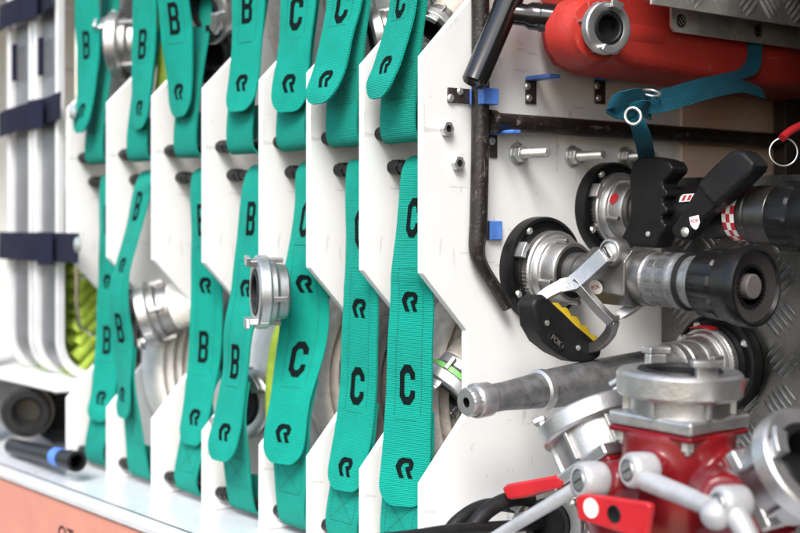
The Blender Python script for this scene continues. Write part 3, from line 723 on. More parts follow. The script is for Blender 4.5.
prism3(bm, [V((.006, YT, FL + .001)), V((.74, YT, FL + .001)), V((.74, YT, CEIL - .001)), V((XT, YT, CEIL - .001)), V((XT, YT, ZT)), V((.006, YT, ZT))], V((0, .0015, 0)))
O = V((.012, YT - .0014, FL + .01))
bars(bm, O, V((1, 0, 0)), V((0, 0, 1)), V((0, -1, 0)), .5, .8, inside=lambda x, y: (x + .012 > XT + .017) or (y + FL + .01 < ZT - .017))
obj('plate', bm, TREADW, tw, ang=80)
# deeper pink board seen through the cut-out, on the near divider's rear half
bm = bmesh.new(); box(bm, (.0052, .405, -.02), (.0085, .648, .30)); 
tag(obj('rear_board', bm, PINKM, at=(.006, .5, 0), bevel=.001), 'dull pinkish board behind the horizontal pipe at right', 'board')
bm = bmesh.new(); box(bm, (.01, .585, -.05), (.03, .64, .28)); tag(obj('rear_bracket', bm, DSTEEL, at=(.02, .6, .0), bevel=.002), 'dark upright bracket beside the edge of the tread plate wall', 'bracket')
ts = thing('tread_plate_shelf', 'tread plate shelf with a drilled lip over the red can at upper right', 'shelf', (.15, .4, .21))
bm = bmesh.new(); XA, XB, YA = .152, .122, .182
box(bm, (XA - .003, YA, .2195), (XA, .655, .36)); box(bm, (-.0, YA, .30), (XA - .0032, .655, .303))
bars(bm, V((XA, YA + .002, .2215)), V((0, 1, 0)), V((0, 0, 1)), V((1, 0, 0)), .46, .13, cell=.044, h=.0026)
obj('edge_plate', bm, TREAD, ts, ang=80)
bm = bmesh.new(); x0 = XB
poly = [(.252, .2005), (.655, .2005), (.655, .30), (.247, .30), (.247, .206)]
prism(bm, poly, -.0015, .0015, Matrix(((0, 0, 1, x0), (1, 0, 0, 0), (0, 1, 0, 0), (0, 0, 0, 1))))
bars(bm, V((x0 + .0014, .254, .2035)), V((0, 1, 0)), V((0, 0, 1)), V((1, 0, 0)), .38, .024, cell=.024, L=.019, h=.001)
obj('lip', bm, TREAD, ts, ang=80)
for (px, py) in ((681, 21), (758, 31)):
    bm = bmesh.new(); M = frame(P(px, py, X=x0 + .0016), (1, 0, 0)); lathe(bm, [(0, .0004), (.0055, .0004), (.006, .0014), (.0072, .001), (.0075, 0)], M, 20); obj('hole', bm, BROWN, ts)
# ------------------------------------------------------------------ pipes on the near divider
pp = thing('bent_pipe', 'worn dark brown pipe running down the nearest divider and bent at its foot', 'pipe', P(508, 309, X=.02))
XP = .0165
pts = [P(480, -60, X=XP), P(480.5, 60, X=XP), P(480, 150, X=XP), P(478.5, 222, X=XP)]
low_ = [P(477, 250, X=XP), P(482, 266, X=XP), P(497, 290, X=XP), P(507, 307, X=XP)]
bm = bmesh.new(); sp_ = smooth_path(pts + low_, 6)
rr = [.0095 if i < 20 else .0095 - .0028 * min(1, (i - 20) / 12) for i in range(len(sp_))]
tube(bm, sp_, rr, 24); obj('pipe', bm, BROWN, pp)
hp = thing('cross_pipe', 'dark horizontal pipe running into the compartment under the red can', 'pipe', P(489, 121, X=XP))
a = P(491, 121.5, X=XP + .004); b = V((XP + .004, .60, P(760, 142, Y=.58).z * 1.0))
bm = bmesh.new(); tube(bm, [a, a.lerp(b, .3), a.lerp(b, .7), b], .0098, 24); obj('pipe', bm, BROWN, hp)
bm = bmesh.new(); M = frame(a, b - a); lathe(bm, [(.0096, -.002), (.0125, -.002), (.0125, .004), (.0098, .006)], M, 24); obj('weld', bm, BROWN, hp)

# bent brackets with blue plastic
def bracket(label, pa, pb, blue, screws, X=.0046, dpt=.002):
    """plate between two pixel corners on the divider face, blue flange polygon given as pixel corners on planes"""
    root = thing('bent_bracket', label, 'bracket', P((pa[0] + pb[0]) / 2, pb[1], X=X), 'small brackets with blue plastic')
    A, B = P(pa[0], pa[1], X=X), P(pb[0], pb[1], X=X)
    bm = bmesh.new(); box(bm, (X, min(A.y, B.y), min(A.z, B.z)), (X + .0025, max(A.y, B.y), max(A.z, B.z))); obj('plate', bm, DSTEEL, root, bevel=.0005)
    bm = bmesh.new(); box(bm, *blue); obj('blue_flange', bm, BLUE, root, bevel=.0012)
    for s in screws:
        bm = bmesh.new(); M = frame(P(s[0], s[1], X=X + .0025), (1, 0, 0)); lathe(bm, [(0, .0025), (.003, .0022), (.0042, .0008), (.0042, 0), (0, 0)], M, 16); obj('screw', bm, STEEL, root)
    return root
def yz(px, py, X): p = P(px, py, X=X); return p.y, p.z
y0, z0 = yz(525, 79.5, .0046); y1, _ = yz(535, 80, .0046)
bracket('blue topped bracket under the black spout and left end of the red can', (525, 79.5), (535, 104.5), ((.0048, y0, z0 - .001), (.042, y1 + .002, z0 + .0035)), ((527.5, 86.5), (529, 98)))
y0, z0 = yz(594, 79.5, .0046); y1, _ = yz(604, 80, .0046)
bracket('blue topped bracket under the middle of the red can', (594, 79.5), (604, 104.5), ((.0048, y0, z0 - .001), (.040, y1 + .002, z0 + .0045)), ((597, 86), (598.5, 98)))
y0, z0 = yz(489, 134, .0046); y1, _ = yz(496, 134, .0046)
bracket('blue topped bracket beside the vertical pipe, just below the horizontal pipe', (489, 134.5), (496, 158), ((.0048, y0, z0 - .001), (.040, y1 + .003, z0 + .003)), ((492, 141),))
a = P(447, 104, X=.0046); b = P(470, 88, X=.0046)
bracket('dark two screw bracket with a blue hook under the black tube', (447, 87.5), (470, 104), ((.0075, b.y - .004, a.z), (.030, b.y + .018, b.z - .0015)), ((450.5, 98), (460, 91.5)))
a = P(487, 240, X=.0046); b = P(499, 221, X=.0046)
bracket('small blue tab right of the vertical pipe beside the front nozzle disc', (486, 221), (492, 240), ((.0071, a.y, a.z), (.0105, b.y, b.z)), ())

# ------------------------------------------------------------------ red can with coupling and black spout
can = thing('red_can', 'red plastic can with a silver coupling, lying on brackets under the tread plate shelf', 'can', (.06, .34, .16))
bm = bmesh.new(); CX0, CX1 = .014, .112
prof = [(.150, .205), (.156, .182), (.170, .166), (.20, .1585), (.56, .150), (.60, .160), (.61, .20), (.61, .36), (.15, .36)]
prism(bm, prof, CX0, CX1, Matrix(((0, 0, 1, 0), (1, 0, 0, 0), (0, 1, 0, 0), (0, 0, 0, 1))))
obj('can_body', bm, REDP, can, bevel=.016, bseg=5)
cc = P(597, 30, X=.128); M = frame(cc, (.97, -.25, -.02))
bm = bmesh.new(); lathe(bm, [(.037, -.040), (.0365, -.02), (.034, -.008), (.031, -.004), (.030, .002), (0, .002)], M, 40); obj('boss', bm, REDP, can)
bm = bmesh.new(); nk = P(556, 21, X=.07); tube(bm, smooth_path([nk + V((.012, -.002, -.001)), nk + V((.02, .02, -.006)), nk + V((.02, .07, -.01)), nk + V((.02, .12, -.01))], 5), [.0185] * 5 + [.021] * 5 + [.024] * 6, 28); obj('neck', bm, REDP, can)
storz('can_coupling', '', cc + M.to_3x3() @ V((0, 0, .022)), (.97, -.25, -.02), .0265, roll=.75, parent=can)
sp = thing('black_spout', 'glossy black plastic tube with a side branch plugged into the red can', 'spout', P(472, 88, X=.03))
a = P(473.5, 84, X=.034); b = P(527, -42, X=.05)
M = frame(a, b - a); Ls = (b - a).length
bm = bmesh.new(); lathe(bm, [(0, .0), (.0118, .0), (.0135, .002), (.0135, .085), (.0142, .087), (.0142, Ls), (0, Ls)], M, 32); obj('tube', bm, GLOSS, sp)
a2 = P(508, 13, X=.044); b2 = nk + V((.010, -.006, 0))
bm = bmesh.new(); M = frame(a2, b2 - a2); L2 = (b2 - a2).length
lathe(bm, [(.0115, 0), (.0115, L2 * .35), (.0145, L2 * .45), (.0145, L2 * .62), (.0155, L2 * .64), (.0155, L2 * 1.0), (0, L2)], M, 32); obj('branch', bm, GLOSS, sp)

# ------------------------------------------------------------------ blue lashing strap
def ribbon_world(name, pts, w, mt, parent, wdirs=None, th=.002, wl=None):
    fr = []
    for i, p in enumerate(pts):
        wd = wdirs[i] if wdirs else V((1, 0, 0)); fr.append((V(p), V(wd).normalized()))
    R = Ribbon(fr, w); R.wav = lambda u, l: .0012 * noise.noise(V((u * 40, l * 30, w * 99)))
    R.wl = wl
    return R.mesh(name, mt, parent, 0, R.L, th=th, step=.004), R
ls = thing('lashing_strap', 'teal blue lashing strap with a small steel ring hanging below the red can', 'strap', P(640, 160, X=.12))
dn = V((.05, .1, 1))
ribbon_world('upper_band', [P(754, 42, X=.116), P(754, 58, X=.117), P(749, 70, X=.119), P(733, 77, X=.122), P(700, 84, X=.124), P(672, 92, X=.124), P(650, 98, X=.122), P(634, 102, X=.118)], .012, TEAL, ls,
             [V((.25, 1, .05)), V((.25, 1, -.05)), V((.3, .8, -.5)), V((.3, .4, -.9)), V((.25, .1, -1)), V((.2, 0, -1)), V((.2, 0, -1)), V((.1, 0, -1))], wl=(.03, .065, .020))
ribbon_world('loose_end', [P(762, 94, X=.128), P(750, 89, X=.129), P(738, 87, X=.131), P(715, 91, X=.133), P(690, 98, X=.133), P(665, 105, X=.131), P(645, 108, X=.126)], .0145, TEAL, ls,
             [V((.3, .35, -.9)), V((.3, .2, -1)), V((.3, .0, -1)), V((.25, 0, -1)), V((.2, 0, -1)), V((.2, 0, -1)), V((.1, 0, -1))])
bm = bmesh.new(); cur = None
ribbon_world('knot', [P(652, 103, X=.122), P(638, 97, X=.134), P(622, 99, X=.136), P(609, 103, X=.130), P(612, 110, X=.122), P(626, 111, X=.128), P(640, 107, X=.134), P(650, 112, X=.124)], .017, TEAL, ls,
             [V((0, 0, 1)), V((.3, 0, 1)), V((.5, 0, .9)), V((.2, .4, 1)), V((-.4, .4, .9)), V((.3, 0, 1)), V((.5, .2, .9)), V((0, 0, 1))])
ribbon_world('hanging_band', [P(632, 112, X=.128), P(639, 126, X=.131), P(643, 138, X=.120), P(646, 152, X=.08), P(648, 164, X=.05)], .020, TEAL, ls, [V((.55, .8, -.2))] * 5)
bm = bmesh.new(); c = P(633, 116, X=.138); Mr = frame(c, V((.7, -.6, .4))); tube(bm, [Mr @ V((.0080 * math.cos(k * PI / 12), .0095 * math.sin(k * PI / 12), 0)) for k in range(25)], .0016, 10, caps=False); obj('ring', bm, STEEL, ls)
bm = bmesh.new(); c = P(651, 93, X=.130); Mr = frame(c, V((.4, -.2, .9))); tube(bm, [Mr @ V((.009 * math.cos(k * PI / 12), .009 * math.sin(k * PI / 12), 0)) for k in range(25)], .0014, 10, caps=False); obj('ring', bm, STEEL, ls)
# key ring on a red cord
kr = thing('key_ring', 'thin steel key ring on a red tag at the right edge', 'key ring', P(783, 152, X=.24))
c = P(783.5, 152, X=.24); Mr = frame(c, -FW + V((0, 0, .1)))
bm = bmesh.new(); tube(bm, [Mr @ V((.0142 * math.cos(k * PI / 24), .0142 * math.sin(k * PI / 24), .0006 * math.sin(k * PI / 24))) for k in range(49)], .0009, 8, caps=False); obj('ring', bm, STEEL, kr)
bm = bmesh.new(); tube(bm, smooth_path([P(782, 138, X=.243), P(789, 132, X=.244), P(798, 127, X=.245), P(812, 121, X=.246)], 5), .0042, 14); obj('red_tag', bm, REDL, kr)

# ------------------------------------------------------------------ nozzle discs (holders)
def holder(c, ax, r, label, roll=0):
    root = thing('nozzle_holder', label, 'holder', c, 'black nozzle holder discs')
    M = frame(c, ax, roll=roll)
    bm = bmesh.new(); lathe(bm, [(0, 0), (r, 0), (r, .012), (r * .985, .0145), (r * .93, .0155), (r * .90, .013), (r * .80, .012), (r * .78, .016), (r * .3, .016), (0, .016)], M, 72); obj('disc', bm, BLK, root)
    for k in range(4):
        bm = bmesh.new(); a = k * PI / 2 + .55; M2 = M @ Matrix.Translation((r * .86 * math.cos(a), r * .86 * math.sin(a), .0128))
        lathe(bm, [(0, .004), (.0028, .0035), (.0046, .001), (.0046, 0), (0, 0)], M2, 16); obj('screw', bm, STEEL, root)
    for k in range(2):
        bm = bmesh.new(); a = k * PI + 2.5; arc(bm, M, r * .79, r * .9, .012, .026, a, a + .35); obj('clip', bm, ALUW, root, bevel=.001)
    return root
D1 = P(537.5, 269, X=.0046); D2 = P(607, 209, X=.0046); D3 = P(722, 362, Y=.3695)
holder(D1, (1, 0, 0), .0575, 'black round holder disc of the front grey nozzle')
holder(D2, (1, 0, 0), .0535, 'black round holder disc of the rear pistol grip nozzle')
holder(D3, (0, -1, 0), .056, 'black round holder disc on the tread plate behind the tapered nozzle')

def coupling_part(M, r, root, red=None, z0=.0):
    S = lambda pr: [(a * r, z0 + b * r) for a, b in pr]
    bm = bmesh.new(); lathe(bm, S([(.6, 0), (.99, 0), (1, .03), (1, .22), (.97, .26), (.90, .27), (.88, .36), (.84, .42), (.70, .46)]), M, 64)
    for k in range(64):
        if (k % 32) < 12: arc(bm, M, .995 * r, 1.012 * r, z0 + .05 * r, z0 + .22 * r, k * PI / 32, k * PI / 32 + .045, 2)
    rg = obj('coupling_ring', bm, ALUW, root, bevel=.0006)
    bm = bmesh.new(); lathe(bm, S([(.80, .42), (.76, .46), (.75, .80), (.71, .88), (.5, .88)]), M, 48)
    for k in range(4): 
        tube(bm, [M @ Matrix.Rotation(k * PI / 2 + .3, 4, 'Z') @ V((.80 * r, 0, z0 + .44 * r)), M @ Matrix.Rotation(k * PI / 2 + .3, 4, 'Z') @ V((.80 * r, 0, z0 + .84 * r))], .07 * r, 12)
    obj('coupling_body', bm, ALU, root, bevel=.0006)
    if red:
        bm = bmesh.new(); a0 = red
        n = 10
        vs = []
        for i in range(n + 1):
            for j in range(7):
                zz = .44 + .30 * j / 6; a = a0 + .5 * (i / n - .5) * (1 - abs(j - 3) / 4.6)
                vs.append(bm.verts.new(M @ V((.765 * r * math.cos(a), .765 * r * math.sin(a), z0 + zz * r))))
        for i in range(n):
            for j in range(6): bm.faces.new((vs[i * 7 + j], vs[(i + 1) * 7 + j], vs[(i + 1) * 7 + j + 1], vs[i * 7 + j + 1]))
        obj('red_mark', bm, REDL, root)

# ------------------------------------------------------------------ front nozzle
n1 = thing('spray_nozzle', 'grey spray nozzle with black head and yellow black bail handle, in front', 'nozzle', D1, 'spray nozzles on the holders')
A = D1 + V((.014, .004, -.001)); B = P(757, 287, Y=.166); ax = (B - A).normalized(); LN = (B - A).length
M = frame(A, ax)
coupling_part(M, .0435, n1)
bm = bmesh.new(); lathe(bm, [(.0185, .030), (.0215, .034), (.0215, .052), (.0190, .053), (.0190, .082), (.0175, .086)], M, 48); obj('swivel', bm, GUN, n1)
bm = bmesh.new(); lathe(bm, [(.0275, .0345), (.0275, .0385), (.020, .0395)], M, 40); obj('seal', bm, RUB, n1)
# valve body: faceted block
bm = bmesh.new(); oc = [(.029, .017), (.017, .029), (-.017, .029), (-.029, .017), (-.029, -.017), (-.017, -.029), (.017, -.029), (.029, -.017)]
prism(bm, oc, .078, .135, M); lathe(bm, [(.026, .133), (.0275, .137), (.0275, .150)], M, 48); obj('valve_body', bm, GUN, n1, bevel=.002)
bm = bmesh.new(); pr = [(.024, .145)]
for z in (.146, .148, .150, .152): pr += [(.0268, z), (.0258, z + .001)]
pr += [(.0268, .154), (.0268, .180), (.0275, .181), (.0275, .186), (.0268, .187), (.0268, .193), (.0245, .194)]
lathe(bm, pr, M, 56); obj('barrel', bm, NOZM, n1)
for zz, nn in ((.158, 11), (.172, 11)):
    bm = bmesh.new()
    for k in range(nn): arc(bm, M, .0262, .0274, zz, zz + .009, 2 * PI * k / nn, 2 * PI * k / nn + .34, 4)
    obj('grip_ring', bm, GUN, n1, bevel=.0004)
bm = bmesh.new(); lathe(bm, [(.026, .1925), (.0285, .1935), (.0285, .1965), (.026, .198)], M, 48); obj('seal', bm, RUB, n1)
bm = bmesh.new(); lathe(bm, [(.0255, .1975), (.0262, .2085), (.0262, .216)], M, 48); obj('flow_ring', bm, NOZM, n1)
hb = LN
bm = bmesh.new()
lathe(bm, [(.0265, .212), (.0305, .213), (.0325, .218), (.0335, .240), (.0325, .243)], M, 72, rfun=lambda a, z: 1 + .035 * (1 if math.sin(a * 11) > 0 else -1) * (1 if .2135 < z < .242 else 0))
obj('head_grip', bm, HEADM, n1, ang=30)
bm = bmesh.new()
lathe(bm, [(.0325, .243), (.035, .244), (.037, .252), (.0385, hb - .012), (.039, hb - .004), (.0375, hb), (.0345, hb + .0005), (.033, hb - .003)], M, 72)
obj('bumper', bm, HEADM, n1)
bm = bmesh.new(); lathe(bm, [(.0332, hb - .003), (.026, hb - .006), (.0205, hb - .007)], M, 64); obj('face_ring', bm, mat('face_grey', (.030, .027, .027), .45), n1)
bm = bmesh.new()
for k in range(28): arc(bm, M, .0178, .0212, hb - .0095, hb - .0055, 2 * PI * k / 28, 2 * PI * k / 28 + .11, 2)
lathe(bm, [(.0215, hb - .0072), (.0215, hb - .02), (.012, hb - .02)], M, 48); obj('teeth', bm, BLK, n1)
bm = bmesh.new(); lathe(bm, [(.0118, hb - .02), (.0118, hb - .004), (.0108, hb - .003), (0, hb - .003)], M, 40); obj('baffle', bm, mat('baffle_grey', (.11, .10, .10), .5), n1)
# bail handle
PV = P(609, 252, Y=.132)
Mp = frame(PV + V((0, .012, 0)), (0, -1, 0))
bm = bmesh.new(); lathe(bm, [(0, -.004), (.0145, -.004), (.0145, .010), (.0132, .0125), (.0105, .013)], Mp, 40)
def flatarm(bm, pts, wds, th):
    """flat bar along world points in planes of constant Y"""
    L_, R_ = [], []
    for i, p in enumerate(pts):
        t = (pts[min(i + 1, len(pts) - 1)] - pts[max(i - 1, 0)]); t.y = 0; t.normalize(); nn = V((-t.z, 0, t.x))
        L_.append(p + nn * wds[i] / 2); R_.append(p - nn * wds[i] / 2)
    rows = [[bm.verts.new(l + V((0, -th / 2, 0))), bm.verts.new(r + V((0, -th / 2, 0))), bm.verts.new(r + V((0, th / 2, 0))), bm.verts.new(l + V((0, th / 2, 0)))] for l, r in zip(L_, R_)]
    for a_, b_ in zip(rows, rows[1:]):
        for k in range(4): bm.faces.new((a_[k], a_[(k + 1) % 4], b_[(k + 1) % 4], b_[k]))
    bm.faces.new(rows[0]); bm.faces.new(rows[-1][::-1])
flatarm(bm, smooth_path([P(606, 255, Y=.127), P(592, 268, Y=.122), P(576, 282, Y=.114), P(565, 285, Y=.108), P(552, 291, Y=.098), P(541, 299, Y=.09)], 4), [.017] * 9 + [.014] * 4 + [.012] * 8, .009)
flatarm(bm, smooth_path([P(575, 281, Y=.114), P(586, 294, Y=.118), P(600, 310, Y=.126), P(613, 323, Y=.135)], 4), [.010] * 13, .009)
flatarm(bm, smooth_path([P(650, 293, Y=.175), P(633, 307, Y=.165), P(616, 318, Y=.15), P(613, 323, Y=.137), P(610, 333, Y=.145), P(600, 344, Y=.152), P(588, 349, Y=.156)], 4), [.010] * 25, .009)
bail = obj('bail_handle', bm, ALU, n1, bevel=.0022)
bm = bmesh.new(); Ms = Mp @ Matrix.Translation((0, 0, .0125)); lathe(bm, [(0, .0025), (.007, .0018), (.0102, -.001), (.0102, -.003)], Ms, 32); pv = obj('pivot_screw', bm, STEEL, bail)
bm = bmesh.new(); box(bm, (-.0066, -.0009, .0008), (.0066, .0009, .0029), Ms @ Matrix.Rotation(2.2, 4, 'Z')); obj('screw_slot', bm, BLK, bail)
XG = .081
gp = [(524, 303), (528, 297), (535, 293), (541, 298), (546, 303), (556, 312), (568, 324), (580, 334), (590, 343), (594, 345), (593, 356), (582, 362), (567, 361), (550, 353), (536, 342), (527, 326)]
bm = bmesh.new(); prism3(bm, [P(x, y, X=XG) for x, y in gp], V((.013, 0, 0))); obj('grip', bm, RUB, bail, bevel=.005, bseg=3)
yp = [(545, 302), (552, 302), (556, 307), (561, 307), (565, 315), (571, 316), (575, 324), (581, 325), (584, 333), (590, 335), (594, 345), (588, 350), (572, 336), (556, 318)]
bm = bmesh.new(); prism3(bm, [P(x, y, X=XG) for x, y in yp], V((.0105, 0, 0))); obj('finger_insert', bm, YEL, bail, bevel=.002)
gc = P(556, 341, X=XG + .0132); Mt = frame(gc, (1, 0, 0)) @ Matrix.Rotation(-.62, 4, 'Z')
bm = bmesh.new(); lathe(bm, [(1.0, 0), (1.0, .0006), (.86, .0012), (.80, .0003), (0, .0003)], Mt @ Matrix.Diagonal((.0135, .0075, 1, 1)), 40); obj('grip_badge', bm, RUB, bail)
text('POK', .0085, Mt @ Matrix.Translation((0, 0, .0006)), mat('worn_print', (.12, .115, .11), .6), bail, ext=.0002)
for q in ((547, 323), (578, 348)):
    bm = bmesh.new(); lathe(bm, [(0, .0015), (.0028, .001), (.003, 0)], frame(P(q[0], q[1], X=XG + .0131), (1, 0, 0)), 16); obj('rivet', bm, STEEL, bail)
# round sticker
def sticker(p, ax, sx, sy, mt, parent, name='sticker', roll=0):
    bm = bmesh.new(); Mx = frame(p, ax) @ Matrix.Rotation(roll, 4, 'Z'); lathe(bm, [(1, 0), (1, .0004), (0, .0005)], Mx @ Matrix.Diagonal((sx, sy, 1, 1)), 36); o = obj(name, bm, mt, parent); return Mx
nd = (M.to_3x3() @ V((0, 0, 0)))
Mx = sticker(P(596, 287, Y=.1365), (0.05, -1, -.28), .0085, .0075, STWHITE, n1)
text('POK', .0062, Mx @ Matrix.Translation((0, 0, .0007)) @ Matrix.Rotation(.25, 4, 'Z'), STRED, n1, ext=.0001)

# ------------------------------------------------------------------ rear pistol grip nozzle
n2 = thing('spray_nozzle', 'black pistol grip spray nozzle with a red white chequered band, behind', 'nozzle', D2, 'spray nozzles on the holders')
A2 = D2 + V((.012, 0, 0)); B2 = P(815, 217, Y=D2.y - .002); ax2 = (B2 - A2).normalized(); LN2 = (B2 - A2).length
M2 = frame(A2, ax2)
coupling_part(M2, .0415, n2, red=2.75)
bm = bmesh.new(); lathe(bm, [(.027, .032), (.027, .041), (.0235, .042), (.0235, .058), (.0205, .06), (.0205, .085)], M2, 48); obj('swivel', bm, GUN, n2)
bm = bmesh.new(); lathe(bm, [(.02, .072), (.0265, .075), (.0275, .085), (.0275, .150), (.0262, .152), (.0262, .170), (.0275, .172), (.0275, .188), (.024, .189)], M2, 56); obj('body', bm, BLK, n2)
bm1, bm0 = bmesh.new(), bmesh.new()
for i in range(20):
    for j in range(3): arc(bm1 if (i + j) % 2 else bm0, M2, .0274, .0281, .1725 + j * .005, .1775 + j * .005, 2 * PI * i / 20, 2 * PI * (i + 1) / 20, 2)
cb = obj('chequer_band', bm0, STWHITE, n2); obj('red_squares', bm1, STRED, cb)
bm = bmesh.new(); lathe(bm, [(.024, .188), (.0285, .189), (.0295, .192), (.0295, .196), (.0285, .197), (.0285, .199), (.0305, .201), (.0305, .224), (.029, .226)], M2, 72, rfun=lambda a, z: 1 + .008 * math.sin(a * 36 + z * 1800) * (1 if z > .2005 else 0)); obj('knurled_ring', bm, DGUN, n2)
bm = bmesh.new(); lathe(bm, [(.028, .225), (.033, .227), (.0345, .231), (.0345, .25), (.033, .253), (.0335, .256), (.035, .262), (.036, .285), (.0345, .29), (.02, .285), (0, .28)], M2, 72, rfun=lambda a, z: 1 + .03 * (1 if math.sin(a * 10) > 0 else -1) * (1 if .228 < z < .252 else 0)); obj('head', bm, BLK, n2, ang=30)
YG = D2.y - .028
gp = [(629, 238), (634, 228), (638, 215), (638.5, 196), (637, 178), (640, 163), (646, 158.5), (656, 157), (668, 159), (677, 162), (681, 168), (680, 173), (675, 178), (671, 182), (671, 187), (675, 191), (675.5, 196), (671, 199), (671, 204), (675, 208), (675, 213), (670, 216), (670, 221), (674, 225), (673, 230), (668, 236), (664, 248), (630, 246)]
bm = bmesh.new(); prism3(bm, [P(x, y, Y=YG) for x, y in gp], V((0, .0135, 0))); pg = obj('pistol_grip', bm, BLK, n2, bevel=.0042, bseg=3)
bm = bmesh.new()
for i in range(22):
    y = 166 + i * 2.7; xx = 638.6 if y > 190 else 638.2
    p = P(xx - .3 + (2 if y < 172 else 0), y, Y=YG); box(bm, (p.x - .0012, p.y - .010, p.z - .0007), (p.x + .002, p.y + .010, p.z + .0007))
obj('grip_ribs', bm, BLK, pg)
sc_ = P(648, 234, Y=YG - .0138); bm = bmesh.new(); lathe(bm, [(0, .0015), (.0026, .001), (.003, 0)], frame(sc_, (0, -1, 0)), 16); obj('screw', bm, STEEL, pg)
YL = D2.y - .040
lp = [(676, 229), (690, 208), (705, 183), (721, 166), (737, 152.5), (744, 150), (751, 153), (760, 162), (761, 166), (759, 172), (744, 187), (727, 203), (709, 219), (693, 239), (686, 241), (679, 237)]
bm = bmesh.new(); prism3(bm, [P(x, y, Y=YL) for x, y in lp], V((0, .0095, 0))); lv = obj('bail_lever', bm, BLK, n2, bevel=.0035, bseg=3)
lp2 = [(704, 184), (721, 166), (737, 152), (744, 149.5), (751, 152.5), (761, 162), (762, 166), (760, 172), (744, 188), (722, 207), (712, 196)]
bm = bmesh.new(); prism3(bm, [P(x, y, Y=YL) for x, y in lp2], V((0, .0135, 0))); obj('lever_pad', bm, RUB, lv, bevel=.005, bseg=3)
bm = bmesh.new(); lathe(bm, [(0, .0025), (.0035, .002), (.0052, .0005), (.0052, 0)], frame(P(685, 232, Y=YL - .0096), (0, -1, 0)), 24); obj('screw', bm, STEEL, lv)
sp0 = P(695, 222, Y=YL - .0099); bm = bmesh.new()
shp = [(-.0062, .0062), (.0062, .0062), (.0062, -.002), (.003, -.0065), (0, -.008), (-.003, -.0065), (-.0062, -.002)]
Msh = frame(sp0, (0, -1, 0)) @ Matrix.Rotation(.2, 4, 'Z'); prism(bm, shp, 0, .0004, Msh); sk = obj('shield_sticker', bm, STWHITE, lv)
text('POK', .0052, Msh @ Matrix.Translation((0, .001, .0006)), STRED, lv, ext=.0001)
Mst = frame(P(687, 198, Y=D2.y - .0278), (0, -1, .12)) @ Matrix.Rotation(.05, 4, 'Z')
bm = bmesh.new(); prism(bm, [(-.0105, -.0038), (.0105, -.0038), (.0105, .0042), (-.005, .0042), (-.0085, .002)], 0, .0004, Mst); st = obj('side_sticker', bm, STWHITE, n2)
for x in (-.004, .003):
    bm = bmesh.new(); prism(bm, [(x - .003, -.0026), (x + .0008, -.0026), (x + .004, .003), (x + .0005, .003)], .0004, .0007, Mst); obj('stripe', bm, STRED, st)

# ------------------------------------------------------------------ tapered smooth bore nozzle
n3 = thing('tapered_nozzle', 'worn grey tapered nozzle with a knurled tip pointing out of the compartment', 'nozzle', D3, None)
T = P(466, 402.5, X=.088); A3 = D3 + V((-.004, -.016, .001)); ax3 = (T - A3).normalized(); L3 = (T - A3).length
M3 = frame(A3, ax3)
coupling_part(M3, .040, n3)
bm = bmesh.new()
lathe(bm, [(.027, .03), (.0275, .05), (.029, .052), (.029, .058), (.027, .060), (.027, .064), (.029, .066), (.029, .072), (.026, .076), (.0245, .09), (.0225, L3 * .5), (.0205, L3 * .66), (.0195, L3 * .72), (.0178, L3 * .745), (.0142, L3 - .050), (.0138, L3 - .026)], M3, 48)
obj('barrel', bm, NOZM, n3)
bm = bmesh.new(); lathe(bm, [(.0200, L3 * .715), (.0212, L3 * .717), (.0212, L3 * .735), (.0180, L3 * .74)], M3, 48); obj('weld_ring', bm, ALUW, n3)
bm = bmesh.new(); lathe(bm, [(.014, L3 - .030), (.0168, L3 - .028), (.0172, L3 - .012), (.0160, L3 - .010), (.0138, L3 - .010)], M3, 48); obj('tip_collar', bm, ALUW, n3)
bm = bmesh.new(); lathe(bm, [(.0140, L3 - .0105), (.0140, L3 - .002), (.0128, L3), (.0052, L3), (.0050, L3 - .001)], M3, 72, rfun=lambda a, z: 1 + .025 * (1 if math.sin(a * 18) > 0 else -1) * (1 if z < L3 - .001 and z > L3 - .0103 else 0)); obj('tip', bm, ALUW, n3, ang=30)
bm = bmesh.new(); lathe(bm, [(.0052, L3 - .0005), (.0050, L3 - .03), (0, L3 - .03)], M3, 32); obj('bore', bm, BLK, n3)
bm = bmesh.new(); arc(bm, M3, .041, .0425, .004, .018, 1.2, 1.9); obj('red_mark', bm, REDL, n3)

# ------------------------------------------------------------------ red manifold in the foreground
MX, MY = .294, .050
mf = thing('hose_manifold', 'red cast three way hose manifold with silver couplings and levers in the foreground', 'manifold', (MX, MY, FL))
ZR = -.132
TL, TRT = math.radians(34), math.radians(57)
cL = P(585, 416, Y=MY); cR = P(813, 460, Y=MY - .004)
aL = V((-math.sin(TL), 0, math.cos(TL))); aR = V((math.sin(TRT), -.10, math.cos(TRT))).normalized()
def plate_frame(c, ax): return frame(c, ax, up=(0, 1, 0))
bm = bmesh.new(); Mc = frame((MX, MY, 0), (0, 0, 1))
lathe(bm, [(0, FL + .02), (.05, FL + .02), (.056, FL + .06), (.056, -.29), (.051, -.245), (.049, -.182), (0, -.182)], Mc, 40)
for c_, a_ in ((cL, aL), (cR, aR)):
    e = c_ - a_ * (.060 if c_ is cL else .057); s_ = e - a_ * .14
    lathe(bm, [(0, 0), (.040, 0), (.041, .09), (.041, .138), (0, .138)], frame(s_, a_), 36)
for (px_, py_, Y_, r__) in ((590, 481, -.030, .0205), (640, 471, -.022, .0150), (730, 501, -.034, .0215)):
    c_ = P(px_, py_, Y=Y_); lathe(bm, [(0, .014), (r__ * .9, .014), (r__, .03), (r__ * 1.1, .055), (0, .055)], frame(c_, V((MX - (c_.x - MX) * .2, MY + .03, c_.z - .015)) - c_), 28)
box(bm, (MX - .07, MY - .045, FL + .012), (MX + .07, MY + .045, FL + .05))
